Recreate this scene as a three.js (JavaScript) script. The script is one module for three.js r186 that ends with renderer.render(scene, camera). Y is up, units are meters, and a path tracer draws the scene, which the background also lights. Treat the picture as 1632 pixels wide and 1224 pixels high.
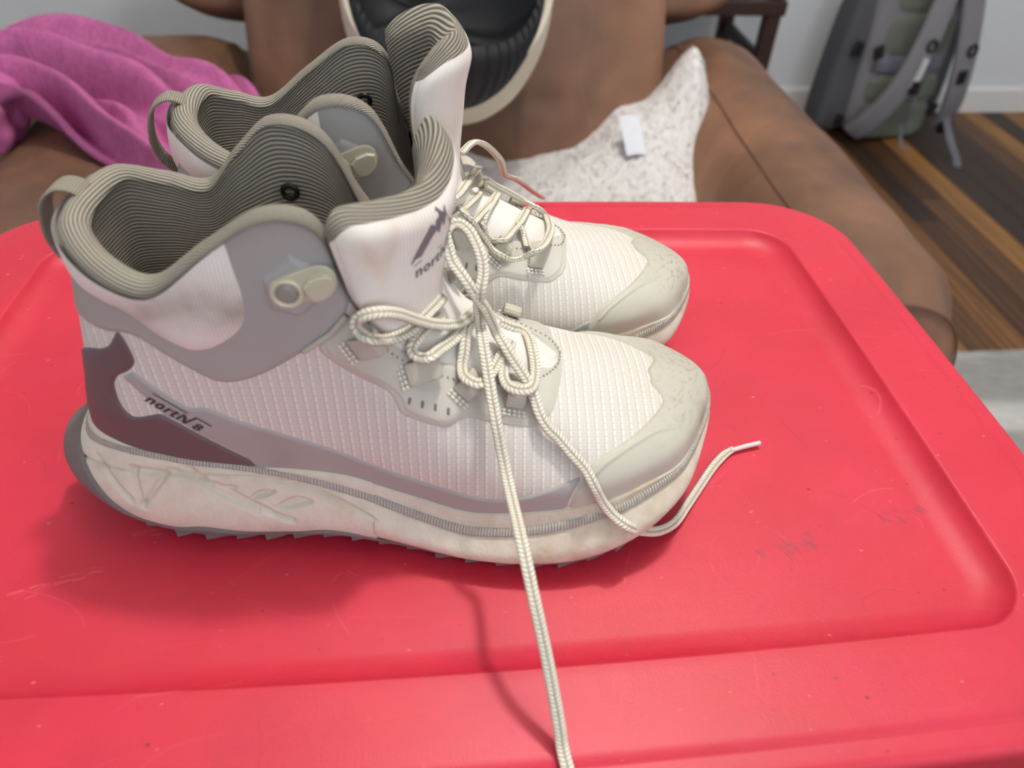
import * as THREE from 'three';
import { mergeGeometries } from 'three/addons/utils/BufferGeometryUtils.js';
import { ImprovedNoise } from 'three/addons/math/ImprovedNoise.js';
import { FontLoader } from 'three/addons/loaders/FontLoader.js';
import { RoundedBoxGeometry } from 'three/addons/geometries/RoundedBoxGeometry.js';
import { RectAreaLightUniformsLib } from 'three/addons/lights/RectAreaLightUniformsLib.js';

// ---------------------------------------------------------------- camera, light, exposure
const LY = 0.72;                       // height of the lid's sunken panel above the floor
const scene = new THREE.Scene();
const V3 = (x, y, z) => new THREE.Vector3(x, y, z);
const FOCAL = 1180;                    // pixels, for the 1632 x 1224 frame
const camera = new THREE.PerspectiveCamera(2 * Math.atan(612 / FOCAL) * 180 / Math.PI, 4 / 3, 0.02, 30);
{ // the way the phone is held: pitched down about 42 degrees, slightly rolled
  const away = V3(-141 / FOCAL, 1080 / FOCAL, -1).normalize();
  const X = V3(1, -0.045, 0); X.addScaledVector(away, -X.dot(away)).normalize();
  const Z = away.clone().negate(), Y = Z.clone().cross(X);
  camera.setRotationFromMatrix(new THREE.Matrix4().makeBasis(X, Y, Z).transpose());
  camera.position.set(0, LY + 0.28, 0);
  camera.focus = 0.36; camera.userData.fStop = 8;
}
const renderer = new THREE.WebGLRenderer({ antialias: true });
renderer.toneMapping = THREE.LinearToneMapping;
renderer.toneMappingExposure = 1.0;
renderer.shadowMap.enabled = true;
RectAreaLightUniformsLib.init();
scene.background = new THREE.Color(2.1, 2.35, 2.75);   // daylight outside the unseen window behind the photographer; lights the near sides
const UNSEEN_LAMP = { pos: V3(0.30, 2.22, -0.53), power: 3.9, color: new THREE.Color(1, 0.96, 0.90) };  // out of view overhead, placed to light the boots and cast their shadows
const FILL = { pos: V3(1.5, 2.22, 1.2), power: 1.2, color: new THREE.Color(0.92, 0.96, 1) };  // added fill lamp behind the photographer, brightens near sides and back wall
// ---------------------------------------------------------------- helpers
let seed = 7;
const rnd = () => { seed = (seed * 1664525 + 1013904223) >>> 0; return seed / 4294967296; };
const rr = (a, b) => a + (b - a) * rnd();
const clamp = (x, a, b) => Math.min(b, Math.max(a, x));
const lerp = (a, b, t) => a + (b - a) * t;
const sm = (a, b, x) => { const t = clamp((x - a) / (b - a), 0, 1); return t * t * (3 - 2 * t); };
const gauss = (x, s) => Math.exp(-(x * x) / (s * s));
const noise = new ImprovedNoise();
const nz = (x, y, z = 0) => noise.noise(x + 31.7, y + 17.3, z + 5.1);
const fbm = (x, y, z = 0, o = 4) => { let a = 0.5, s = 0; for (let i = 0; i < o; i++) { s += a * nz(x, y, z + i * 9.1); x *= 2.03; y *= 2.03; z *= 2.03; a *= 0.5; } return s; };
const used = {};
const numbered = n => { used[n] = (used[n] ?? -1) + 1; return used[n] ? n + '_' + String(used[n]).padStart(3, '0') : n; };
function mesh(name, geo, material, parent) {
  const m = new THREE.Mesh(geo, material); m.name = numbered(name); m.castShadow = m.receiveShadow = true;
  (parent || scene).add(m); return m;
}
function thing(name, label, category, pos = V3(0, 0, 0), turn = 0) {
  const o = new THREE.Group(); o.name = numbered(name); o.position.copy(pos); o.rotation.y = turn; scene.add(o);
  o.userData = { label, category }; return o;
}
function structure(name, geo, material, parent) {
  const m = geo ? mesh(name, geo, material, parent) : new THREE.Group();
  if (!geo) { m.name = name; scene.add(m); }
  if (!parent) m.userData.kind = 'structure';
  return m;
}
// a grid surface fn(i, j) -> Vector3, uv(i, j) -> [s, t]
function gridGeo(nu, nv, fn, uv, closed = false, flip = false) {
  const P = [], T = [], I = [], W = closed ? nu : nu + 1;
  for (let j = 0; j <= nv; j++) for (let i = 0; i <= nu; i++) {
    const p = fn(i / nu, j / nv, i, j), t = uv ? uv(i / nu, j / nv, p, i, j) : [i / nu, j / nv];
    P.push(p.x, p.y, p.z); T.push(t[0], t[1]);
  }
  for (let j = 0; j < nv; j++) for (let i = 0; i < nu; i++) {
    const a = j * (nu + 1) + i, b = a + 1, c = a + nu + 1, d = c + 1;
    if (flip) I.push(a, c, b, b, c, d); else I.push(a, b, c, b, d, c);
  }
  const g = new THREE.BufferGeometry();
  g.setAttribute('position', new THREE.Float32BufferAttribute(P, 3));
  g.setAttribute('uv', new THREE.Float32BufferAttribute(T, 2));
  g.setIndex(I); g.computeVertexNormals();
  if (closed) { // share the normals along the seam
    const n = g.attributes.normal;
    for (let j = 0; j <= nv; j++) {
      const a = j * (nu + 1), b = a + nu, v = V3(n.getX(a) + n.getX(b), n.getY(a) + n.getY(b), n.getZ(a) + n.getZ(b)).normalize();
      n.setXYZ(a, v.x, v.y, v.z); n.setXYZ(b, v.x, v.y, v.z);
    }
  }
  return g;
}
const cr = (a, b, c, d, t) => 0.5 * (2 * b + (c - a) * t + (2 * a - 5 * b + 4 * c - d) * t * t + (3 * b - a - 3 * c + d) * t * t * t);
// Catmull-Rom through rows of control points: ctl[row][column] = [x, y, z]
function patch(ctl, s, t) {
  const at = (arr, k, q, f) => { const n = arr.length - 1, i = Math.min(Math.floor(k), n - 1), w = k - i;
    const g = j => j < 0 ? f(arr[0]) * 2 - f(arr[1]) : j > n ? f(arr[n]) * 2 - f(arr[n - 1]) : f(arr[j]);
    return cr(g(i - 1), g(i), g(i + 1), g(i + 2), w); };
  const out = [0, 0, 0];
  for (let c = 0; c < 3; c++) out[c] = at(ctl, t * (ctl.length - 1), 0, row => at(row, s * (row.length - 1), 0, p => p[c]));
  return V3(...out);
}
// a tube of oval section along points; widths in metres; wide axis lies along 'side(p, tangent)'
function cord(points, w, h, seg, side, opt = {}) {
  const curve = new THREE.CatmullRomCurve3(points, false, 'centripetal'), L = curve.getLength(), n = opt.n || Math.max(24, Math.round(L / 0.0022));
  const P = [], T = [], I = [], R = seg;
  let prev = null;
  for (let i = 0; i <= n; i++) {
    const f = i / n, p = curve.getPointAt(f), t = curve.getTangentAt(f);
    let b = typeof side === 'function' ? side(p, t, f).clone() : (prev || side).clone();
    b.addScaledVector(t, -b.dot(t)).normalize(); prev = b.clone();
    const c = t.clone().cross(b), k = opt.taper ? opt.taper(f) : 1;
    for (let j = 0; j <= R; j++) {
      const a = j / R * 2 * Math.PI, e = opt.square || 1;
      const ca = Math.sign(Math.cos(a)) * Math.abs(Math.cos(a)) ** e, sa = Math.sign(Math.sin(a)) * Math.abs(Math.sin(a)) ** e;
      P.push(p.x + (b.x * ca * w + c.x * sa * h) * k / 2, p.y + (b.y * ca * w + c.y * sa * h) * k / 2, p.z + (b.z * ca * w + c.z * sa * h) * k / 2);
      T.push(j / R * (opt.vscale || 1), f * L);
    }
  }
  for (let i = 0; i < n; i++) for (let j = 0; j < R; j++) { const a = i * (R + 1) + j, b = a + 1, c = a + R + 1, d = c + 1; I.push(a, b, c, b, d, c); }
  for (const [i, s] of [[0, 1], [n, -1]]) { // end caps
    const o = P.length / 3, p = curve.getPointAt(i / n); P.push(p.x, p.y, p.z); T.push(0, 0);
    for (let j = 0; j < R; j++) { const a = i * (R + 1) + j; s > 0 ? I.push(o, a + 1, a) : I.push(o, a, a + 1); }
  }
  const g = new THREE.BufferGeometry();
  g.setAttribute('position', new THREE.Float32BufferAttribute(P, 3)); g.setAttribute('uv', new THREE.Float32BufferAttribute(T, 2));
  g.setIndex(I); g.computeVertexNormals(); return g;
}
function mirrorZ(g) { // the same shape for the other foot
  const p = g.attributes.position; for (let i = 0; i < p.count; i++) p.setZ(i, -p.getZ(i));
  if (g.index) { const a = g.index.array; for (let i = 0; i < a.length; i += 3) { const t = a[i]; a[i] = a[i + 1]; a[i + 1] = t; } }
  g.computeVertexNormals(); return g;
}
// signed distance (inside positive) of a 2D polygon
function polySD(poly) {
  return (x, y) => {
    let d = 1e9, inside = false;
    for (let i = 0, j = poly.length - 1; i < poly.length; j = i++) {
      const [x1, y1] = poly[j], [x2, y2] = poly[i], ex = x2 - x1, ey = y2 - y1;
      const t = clamp(((x - x1) * ex + (y - y1) * ey) / (ex * ex + ey * ey + 1e-12), 0, 1), dx = x - x1 - ex * t, dy = y - y1 - ey * t;
      d = Math.min(d, dx * dx + dy * dy);
      if ((y1 > y) !== (y2 > y) && x < (x2 - x1) * (y - y1) / (y2 - y1) + x1) inside = !inside;
    }
    return (inside ? 1 : -1) * Math.sqrt(d);
  };
}
const lineDist = (pts, x, y) => { let d = 1e9; for (let i = 1; i < pts.length; i++) { const [x1, y1] = pts[i - 1], [x2, y2] = pts[i], ex = x2 - x1, ey = y2 - y1, t = clamp(((x - x1) * ex + (y - y1) * ey) / (ex * ex + ey * ey), 0, 1); d = Math.min(d, Math.hypot(x - x1 - ex * t, y - y1 - ey * t)); } return d; };
// round the corners of a polygon (Chaikin)
const chaikin = (p, n = 2, open = false) => { for (let k = 0; k < n; k++) { const q = []; const m = p.length; if (open) q.push(p[0]); for (let i = 0; i < (open ? m - 1 : m); i++) { const a = p[i], b = p[(i + 1) % m]; q.push([a[0] * .75 + b[0] * .25, a[1] * .75 + b[1] * .25], [a[0] * .25 + b[0] * .75, a[1] * .25 + b[1] * .75]); } if (open) q.push(p[m - 1]); p = q; } return p; };
// the part of a sampled surface where sd > 0, lifted by lift(sd, k); edges are cut exactly along sd = 0
function cutPanel(S, sd, lift, uvOf) {
  const { P, N, nu, nv, closed } = S, n = P.length, D = new Float64Array(n);
  for (let k = 0; k < n; k++) D[k] = sd(P[k], k);
  const pos = [], uv = [], I = [], map = new Map();
  const put = (p, nn, d, k, uvp) => { const o = lift(d, p, k); pos.push(p.x + nn.x * o, p.y + nn.y * o, p.z + nn.z * o); const t = uvOf(uvp || p, k); uv.push(t[0], t[1]); return pos.length / 3 - 1; };
  const vert = k => { let v = map.get(k); if (v === undefined) map.set(k, v = put(P[k], N[k], D[k], k)); return v; };
  const edge = (a, b) => { const key = a < b ? a * n + b : b * n + a; let v = map.get(-1 - key); if (v === undefined) { if (a > b) [a, b] = [b, a]; const t = D[a] / (D[a] - D[b]); map.set(-1 - key, v = put(P[a].clone().lerp(P[b], t), N[a].clone().lerp(N[b], t), 0, a)); } return v; };
  const tri = (a, b, c) => {
    const s = [a, b, c], inn = s.map(k => D[k] > 0), cnt = inn.filter(Boolean).length;
    if (!cnt) return;
    if (cnt === 3) { I.push(vert(a), vert(b), vert(c)); return; }
    const poly = [];
    for (let i = 0; i < 3; i++) { const p = s[i], q = s[(i + 1) % 3]; if (D[p] > 0) poly.push(vert(p)); if ((D[p] > 0) !== (D[q] > 0)) poly.push(edge(p, q)); }
    for (let i = 2; i < poly.length; i++) I.push(poly[0], poly[i - 1], poly[i]);
  };
  const W = nu + 1;
  for (let j = 0; j < nv; j++) for (let i = 0; i < nu; i++) {
    const a = j * W + i, b = a + 1, c = a + W, d = c + 1;
    tri(a, b, c); tri(b, d, c);
  }
  const g = new THREE.BufferGeometry();
  g.setAttribute('position', new THREE.Float32BufferAttribute(pos, 3)); g.setAttribute('uv', new THREE.Float32BufferAttribute(uv, 2));
  g.setIndex(I); g.computeVertexNormals(); return g;
}
// a computed texture: fn(u, v) -> [r, g, b] in 0..1 (sRGB for colour)
function tex(w, h, fn, colour = true, rx = 1, ry = 1) {
  const d = new Uint8Array(w * h * 4);
  for (let y = 0; y < h; y++) for (let x = 0; x < w; x++) { const c = fn(x / w, y / h), k = (y * w + x) * 4; const a = Array.isArray(c) ? c : [c, c, c]; for (let q = 0; q < 3; q++) d[k + q] = clamp(a[q], 0, 1) * 255; d[k + 3] = 255; }
  const t = new THREE.DataTexture(d, w, h); t.wrapS = t.wrapT = THREE.RepeatWrapping; t.magFilter = THREE.LinearFilter; t.minFilter = THREE.LinearMipmapLinearFilter; t.generateMipmaps = true;
  if (colour) t.colorSpace = THREE.SRGBColorSpace; t.repeat.set(rx, ry); t.needsUpdate = true; return t;
}
// tiling noise
const tn = (u, v, f, z = 0) => { const a = u * 2 * Math.PI, b = v * 2 * Math.PI, r = f / 6.283; return noise.noise(Math.cos(a) * r + 7.3 + z, Math.sin(a) * r + 3.1, Math.cos(b) * r + 1.7) * .5 + noise.noise(Math.sin(b) * r + 11 + z, Math.cos(a) * r + 5, Math.sin(a) * r + Math.cos(b) * r) * .5; };
const mat = o => new THREE.MeshStandardMaterial({ roughness: 0.7, metalness: 0, side: THREE.DoubleSide, ...o });
const css = (r, g, b) => new THREE.Color().setRGB(r / 255, g / 255, b / 255, THREE.SRGBColorSpace);
const RUBS = [[.152, -.19, 46, 10, 26, 1, 1.2], [.215, -.205, 30, 8, 20, 1, 1.2], [-.17, -.19, 22, 30, 6, 0, -.5], [-.19, -.155, 10, 14, 4, 0, -.3], [-.14, -.215, 10, 12, 4, 0, 0]];
// ---------------------------------------------------------------- the room
const WALL = { x0: -1.75, x1: 2.75, z0: -2.45, z1: 2.15, h: 2.44 };
{
  const W = WALL, plaster = mat({ color: css(228, 232, 236), roughness: .92, bumpMap: tex(128, 128, (u, v) => .5 + .5 * tn(u, v, 16), false, 5, 5), bumpScale: .0006 });
  const white = mat({ color: css(232, 232, 230), roughness: .5 });
  const box = (x0, x1, y0, y1, z0, z1) => { const g = new THREE.BoxGeometry(x1 - x0, y1 - y0, z1 - z0); g.translate((x0 + x1) / 2, (y0 + y1) / 2, (z0 + z1) / 2); return g; };
  structure('wall_back', box(W.x0 - .12, W.x1 + .12, 0, W.h, W.z0 - .12, W.z0), plaster);
  structure('wall_left', box(W.x0 - .12, W.x0, 0, W.h, W.z0, W.z1), plaster);
  structure('wall_right', box(W.x1, W.x1 + .12, 0, W.h, W.z0, W.z1), plaster);
  const wx0 = -.9, wx1 = 1.5, wy0 = .85, wy1 = 2.15;      // out-of-view window opening behind the photographer, sized to light near sides and back wall
  structure('wall_front', mergeGeometries([box(W.x0 - .12, wx0, 0, W.h, W.z1, W.z1 + .12), box(wx1, W.x1 + .12, 0, W.h, W.z1, W.z1 + .12), box(wx0, wx1, 0, wy0, W.z1, W.z1 + .12), box(wx0, wx1, wy1, W.h, W.z1, W.z1 + .12)]), plaster);
  const win = structure('unseen_window_1'); win.userData.kind = 'structure';
  mesh('unseen_window_frame', mergeGeometries([box(wx0, wx0 + .05, wy0, wy1, W.z1 + .03, W.z1 + .09), box(wx1 - .05, wx1, wy0, wy1, W.z1 + .03, W.z1 + .09), box(wx0 + .05, wx1 - .05, wy0, wy0 + .05, W.z1 + .03, W.z1 + .09), box(wx0 + .05, wx1 - .05, wy1 - .05, wy1, W.z1 + .03, W.z1 + .09), box(.275, .325, wy0 + .05, wy1 - .05, W.z1 + .03, W.z1 + .09)]), white, win);
  for (const [a, b] of [[wx0 + .05, .275], [.325, wx1 - .05]]) mesh('unseen_pane', box(a, b, wy0 + .05, wy1 - .05, W.z1 + .058, W.z1 + .062), new THREE.MeshPhysicalMaterial({ transmission: 1, roughness: 0, thickness: 0 }), win);
  structure('ceiling', box(W.x0 - .12, W.x1 + .12, W.h, W.h + .12, W.z0 - .12, W.z1 + .12), mat({ color: css(235, 235, 232), roughness: .95 }));
  const skirt = (w, h, d) => { const s = new THREE.Shape(); s.moveTo(0, 0); s.lineTo(d, 0); s.lineTo(d, h - .016); s.quadraticCurveTo(d, h - .004, d * .35, h); s.lineTo(0, h); const g = new THREE.ExtrudeGeometry(s, { depth: w, bevelEnabled: false }); return g; };
  const bb = skirt(W.x1 - W.x0, .084, .014); bb.rotateY(-Math.PI / 2); bb.translate(W.x1, 0, W.z0); structure('baseboard_back', bb, white);
  const bl = skirt(W.z1 - W.z0, .084, .014); bl.translate(W.x0, 0, W.z0); structure('baseboard_left', bl, white);
  const br = skirt(W.z1 - W.z0, .084, .014); br.rotateY(Math.PI); br.translate(W.x1, 0, W.z1); structure('baseboard_right', br, white);
  // floor boards run towards the back wall
  const floor = structure('floor');  floor.userData.kind = 'structure';
  mesh('subfloor', box(W.x0 - .12, W.x1 + .12, -.12, -.018, W.z0 - .12, W.z1 + .12), mat({ color: css(60, 42, 28) }), floor);
  const tones = [[78, 50, 30], [168, 116, 58], [100, 64, 36], [184, 128, 62], [118, 78, 42], [66, 44, 28], [146, 98, 48]];
  const woods = tones.map((c, k) => mat({ roughness: .5, map: tex(64, 256, (u, v) => { const g = .82 + .2 * Math.sin(u * 22 + 5 * tn(u, v, 3, k) + k) * .5 + .28 * tn(u, v, 9, k * 3) ; return c.map(q => q / 255 * g); }) }));
  const pw = .078, boards = [1.1, 1.5, .9, 1.3].map(l => { const g = new RoundedBoxGeometry(pw - .0012, .018, l - .0015, 1, .0012); g.translate(0, -.009, 0); return [l, g]; });
  for (let x = W.x0 + pw / 2, c = 0; x < W.x1; x += pw, c++) {
    let z = W.z0 - rr(0, .9);
    while (z < W.z1) { const [l, g] = boards[Math.floor(rnd() * 4)], b = mesh('plank', g, woods[Math.floor(rnd() * 7)], floor); b.position.set(x, -rr(0, .0007), z + l / 2); z += l; }
  }
  // rug on the floor at the right, woven in soft stripes
  const rug = thing('area_rug', 'pale grey rug with soft grey stripes on the wooden floor', 'rug', V3(1.62, 0, -.2));
  const rugTex = tex(64, 256, (u, v) => { const s = sm(.1, .6, .5 + .5 * Math.sin(v * 2 * Math.PI * 9 + 2 * nz(u * 3, v * 4))), k = lerp(.80, .62, s) + .06 * nz(u * 40, v * 160); return [k, k * .99, k * .965]; });
  mesh('pile', gridGeo(60, 120, (s, t) => V3(lerp(-.62, .62, s), .011 + .0025 * nz(s * 60, t * 120) + .004 * nz(s * 5, t * 9) - .009 * (1 - sm(0, .012, Math.min(s, 1 - s, t, 1 - t))), lerp(-.945, 1.2, t))), mat({ map: rugTex, roughness: 1 }), rug);
  mesh('backing', new RoundedBoxGeometry(1.23, .006, 2.13, 1, .002).translate(0, .003, .1275), mat({ color: css(150, 146, 138) }), rug);
  // out of view: one globe lamp over the boots, one added for fill; each glows and carries its light inside
  const rod = mat({ color: css(200, 198, 192), metalness: .7, roughness: .35 });
  const globe = (L, label) => {
    const lamp = thing('unseen_globe_lamp', label, 'lamp', L.pos);
    mesh('rod', new THREE.CylinderGeometry(.006, .006, WALL.h - L.pos.y - .1, 12).translate(0, (WALL.h - L.pos.y + .1) / 2, 0), rod, lamp);
    mesh('ceiling_rose', new THREE.LatheGeometry([[0, 0], [.05, 0], [.052, -.012], [.03, -.022], [0, -.024]].map(p => new THREE.Vector2(p[0], p[1])), 32).translate(0, WALL.h - L.pos.y, 0), rod, lamp);
    mesh('lamp_shade', new THREE.SphereGeometry(.1, 40, 24), mat({ color: css(245, 240, 230), emissive: L.color, emissiveIntensity: 2 }), lamp);
    const p = new THREE.PointLight(L.color, L.power); p.castShadow = true; p.shadow.radius = 2.6; lamp.add(p);
  };
  globe(UNSEEN_LAMP, 'unseen opal globe lamp out of view above the armchair and the boots');
  globe(FILL, 'added fill globe lamp out of view behind the photographer');
}
// ---------------------------------------------------------------- the red storage tote under the boots
{
  const cx = -.007, cz0 = -.2955;
  const tote = thing('storage_tote', 'red plastic storage tote with a scuffed lid carrying the hiking boots', 'storage box');
  const cv = document.createElement('canvas'); cv.width = cv.height = 1024; const c = cv.getContext('2d');
  c.fillStyle = 'rgb(206,43,67)'; c.fillRect(0, 0, 1024, 1024);
  for (let i = 0; i < 1500; i++) { const x = rr(0, 1024), y = rr(0, 1024), r = rr(10, 70), a = rr(.004, .02); c.fillStyle = rnd() < .5 ? `rgba(255,110,120,${a})` : `rgba(120,10,30,${a})`; c.beginPath(); c.arc(x, y, r, 0, 7); c.fill(); }
  for (let i = 0; i < 260; i++) { const x = rr(0, 1024), y = rr(0, 1024), a = rr(0, 6.28), l = rr(6, 70), b = rr(-.8, .8); c.strokeStyle = rnd() < .7 ? `rgba(255,175,165,${rr(.06, .3)})` : `rgba(90,10,25,${rr(.05, .2)})`; c.lineWidth = rr(.5, 1.3); c.beginPath(); c.moveTo(x, y); c.quadraticCurveTo(x + l * .5 * Math.cos(a + b), y + l * .5 * Math.sin(a + b), x + l * Math.cos(a), y + l * Math.sin(a)); c.stroke(); }
  for (let i = 0; i < 420; i++) { c.fillStyle = rnd() < .75 ? `rgba(255,200,190,${rr(.15, .6)})` : `rgba(60,10,15,${rr(.2, .6)})`; c.beginPath(); c.arc(rr(0, 1024), rr(0, 1024), rr(.5, 1.5), 0, 7); c.fill(); }
  // scuffs with a place of their own: two grey rubs on the right, pale rubs on the left
  const U = (x, z) => [(x - cx + .31) / .62 * 1024, (z + .51) / .44 * 1024];
  const rub = (x, z, n, w, h, col, ang) => { const [px, py] = U(x, z); for (let i = 0; i < n; i++) { const a = rr(-w, w), b = rr(-h, h), q = px + a * Math.cos(ang) - b * Math.sin(ang), r = py + a * Math.sin(ang) + b * Math.cos(ang); c.strokeStyle = col(rr(.08, .3)); c.lineWidth = rr(.8, 2); c.beginPath(); c.moveTo(q, r); c.lineTo(q + rr(4, 12) * Math.cos(ang), r + rr(4, 12) * Math.sin(ang)); c.stroke(); } };
  RUBS.forEach(([x, z, n, w, h, k, ang]) => rub(x, z, n, w, h, a => k ? `rgba(90,70,80,${a})` : `rgba(255,170,150,${a})`, ang));
  const map = new THREE.CanvasTexture(cv); map.colorSpace = THREE.SRGBColorSpace; map.flipY = false;
  const grain = tex(256, 256, (u, v) => .5 + .35 * tn(u, v, 40) + .3 * tn(u, v, 75, 3), false, 16, 12);
  const red = mat({ map, bumpMap: grain, bumpScale: .00006, roughness: .48 });
  // rings of a rounded rectangle that bows outwards a little, from the middle of the sunken panel to the rolled rim
  const rings = []; // [half width, half depth, corner radius, height, bow]
  const add = (inset, y, r) => rings.push([.3005 - inset, .2005 - inset * .9, Math.max(r, .004), y, .0085]);
  for (const k of [.0, .2, .4, .6, .8, .9]) rings.push([(.3005 - .0705) * k + .0001, (.2005 - .0635) * k + .0001, .012 * k + .0001, 0, .0085 * k]);
  add(.0705, 0, .014); add(.067, .0003, .016); add(.063, .0012, .018); add(.0595, .0027, .021); add(.0568, .0046, .023); add(.0548, .0066, .0245); add(.0538, .0082, .0255); add(.0531, .0091, .026); add(.0520, .0095, .027);
  add(.047, .0094, .03); add(.03, .0092, .042); add(.018, .0090, .05); add(.0145, .0086, .052); add(.013, .0074, .053); add(.0115, .0072, .054); add(.006, .0070, .056); add(.003, .0064, .057); add(.001, .0048, .058); add(0, .0022, .058); add(-.0006, -.004, .058); add(-.0015, -.018, .058); add(-.003, -.034, .058); add(-.0012, -.0355, .058); add(.0008, -.034, .056);
  const rp = (k, s) => { const [a, b, r, y, bow] = rings[k]; // walk the outline by angle
    const per = [2 * (a - r), Math.PI / 2 * r, 2 * (b - r), Math.PI / 2 * r], tot = per.reduce((x, q) => x + q, 0) * 2; let d = s; // s in 0..8 : segment + fraction
    const seg = Math.floor(d) % 8, f = d - Math.floor(d), ang = f * Math.PI / 2; let x, z;
    if (seg === 0) { x = lerp(-(a - r), a - r, f); z = b; } else if (seg === 1) { x = a - r + r * Math.sin(ang); z = b - r + r * Math.cos(ang); }
    else if (seg === 2) { x = a; z = lerp(b - r, -(b - r), f); } else if (seg === 3) { x = a - r + r * Math.cos(ang); z = -(b - r) - r * Math.sin(ang); }
    else if (seg === 4) { x = lerp(a - r, -(a - r), f); z = -b; } else if (seg === 5) { x = -(a - r) - r * Math.sin(ang); z = -(b - r) - r * Math.cos(ang); }
    else if (seg === 6) { x = -a; z = lerp(-(b - r), b - r, f); } else { x = -(a - r) - r * Math.cos(ang); z = b - r + r * Math.sin(ang); }
    const q = 1 - (x / .30) ** 2, w = 1 - (z / .2) ** 2; z += Math.sign(z) * bow * q * sm(0, .1, Math.abs(z)); x += Math.sign(x) * bow * .35 * w * sm(0, .15, Math.abs(x));
    return V3(cx + x, LY + y, cz0 + z + .0); };
  const steps = []; for (let s = 0; s < 8; s++) { const n = s % 2 ? 10 : (s % 4 ? 26 : 40); for (let i = 0; i < n; i++) steps.push(s + i / n); } steps.push(8);
  const n = steps.length - 1, sub = 2;
  const lid = gridGeo(n, (rings.length - 1), (a, b, i, j) => rp(j, steps[i] % 8), (a, b, p) => { const q = U(p.x, p.z); return [q[0] / 1024, q[1] / 1024]; }, true, true);
  mesh('lid', lid, red, tote);
  const body = []; const bl = (k, y, ins) => steps.slice(0, -1).map(s => { const p = rp(rings.length - 4, s); return V3(cx + (p.x - cx) * ins, y, cz0 + (p.z - cz0) * ins); });
  const loops = [bl(0, LY - .012, .955), bl(0, LY - .06, .95), bl(0, .05, .84), bl(0, .004, .82), bl(0, .004, .02)];
  const bg = gridGeo(n, 4, (a, b, i, j) => loops[j][i % n], (a, b) => [a * 6, b * 2], true, true); mesh('body', bg, mat({ color: css(200, 30, 56), roughness: .5 }), tote);
}
// ---------------------------------------------------------------- leather armchair and what lies on it
const leatherTex = tex(512, 512, (u, v) => {
  const a = tn(u, v, 3), b = tn(u, v, 8, 4), c = tn(u, v, 26, 9), crease = Math.max(0, 1 - Math.abs(tn(u, v, 7, 17)) * 22), k = .94 + .42 * a + .28 * b + .14 * c, l = .04 * crease;
  return [(128 / 255) * k + l * .5, (92 / 255) * k + l * .42, (70 / 255) * k + l * .35];
});
const leatherBump = tex(256, 256, (u, v) => .5 + .3 * tn(u, v, 22) + .25 * tn(u, v, 60, 5), false, 4, 4);
const leather = mat({ map: leatherTex, bumpMap: leatherBump, bumpScale: .0008, roughness: .58 });
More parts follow.
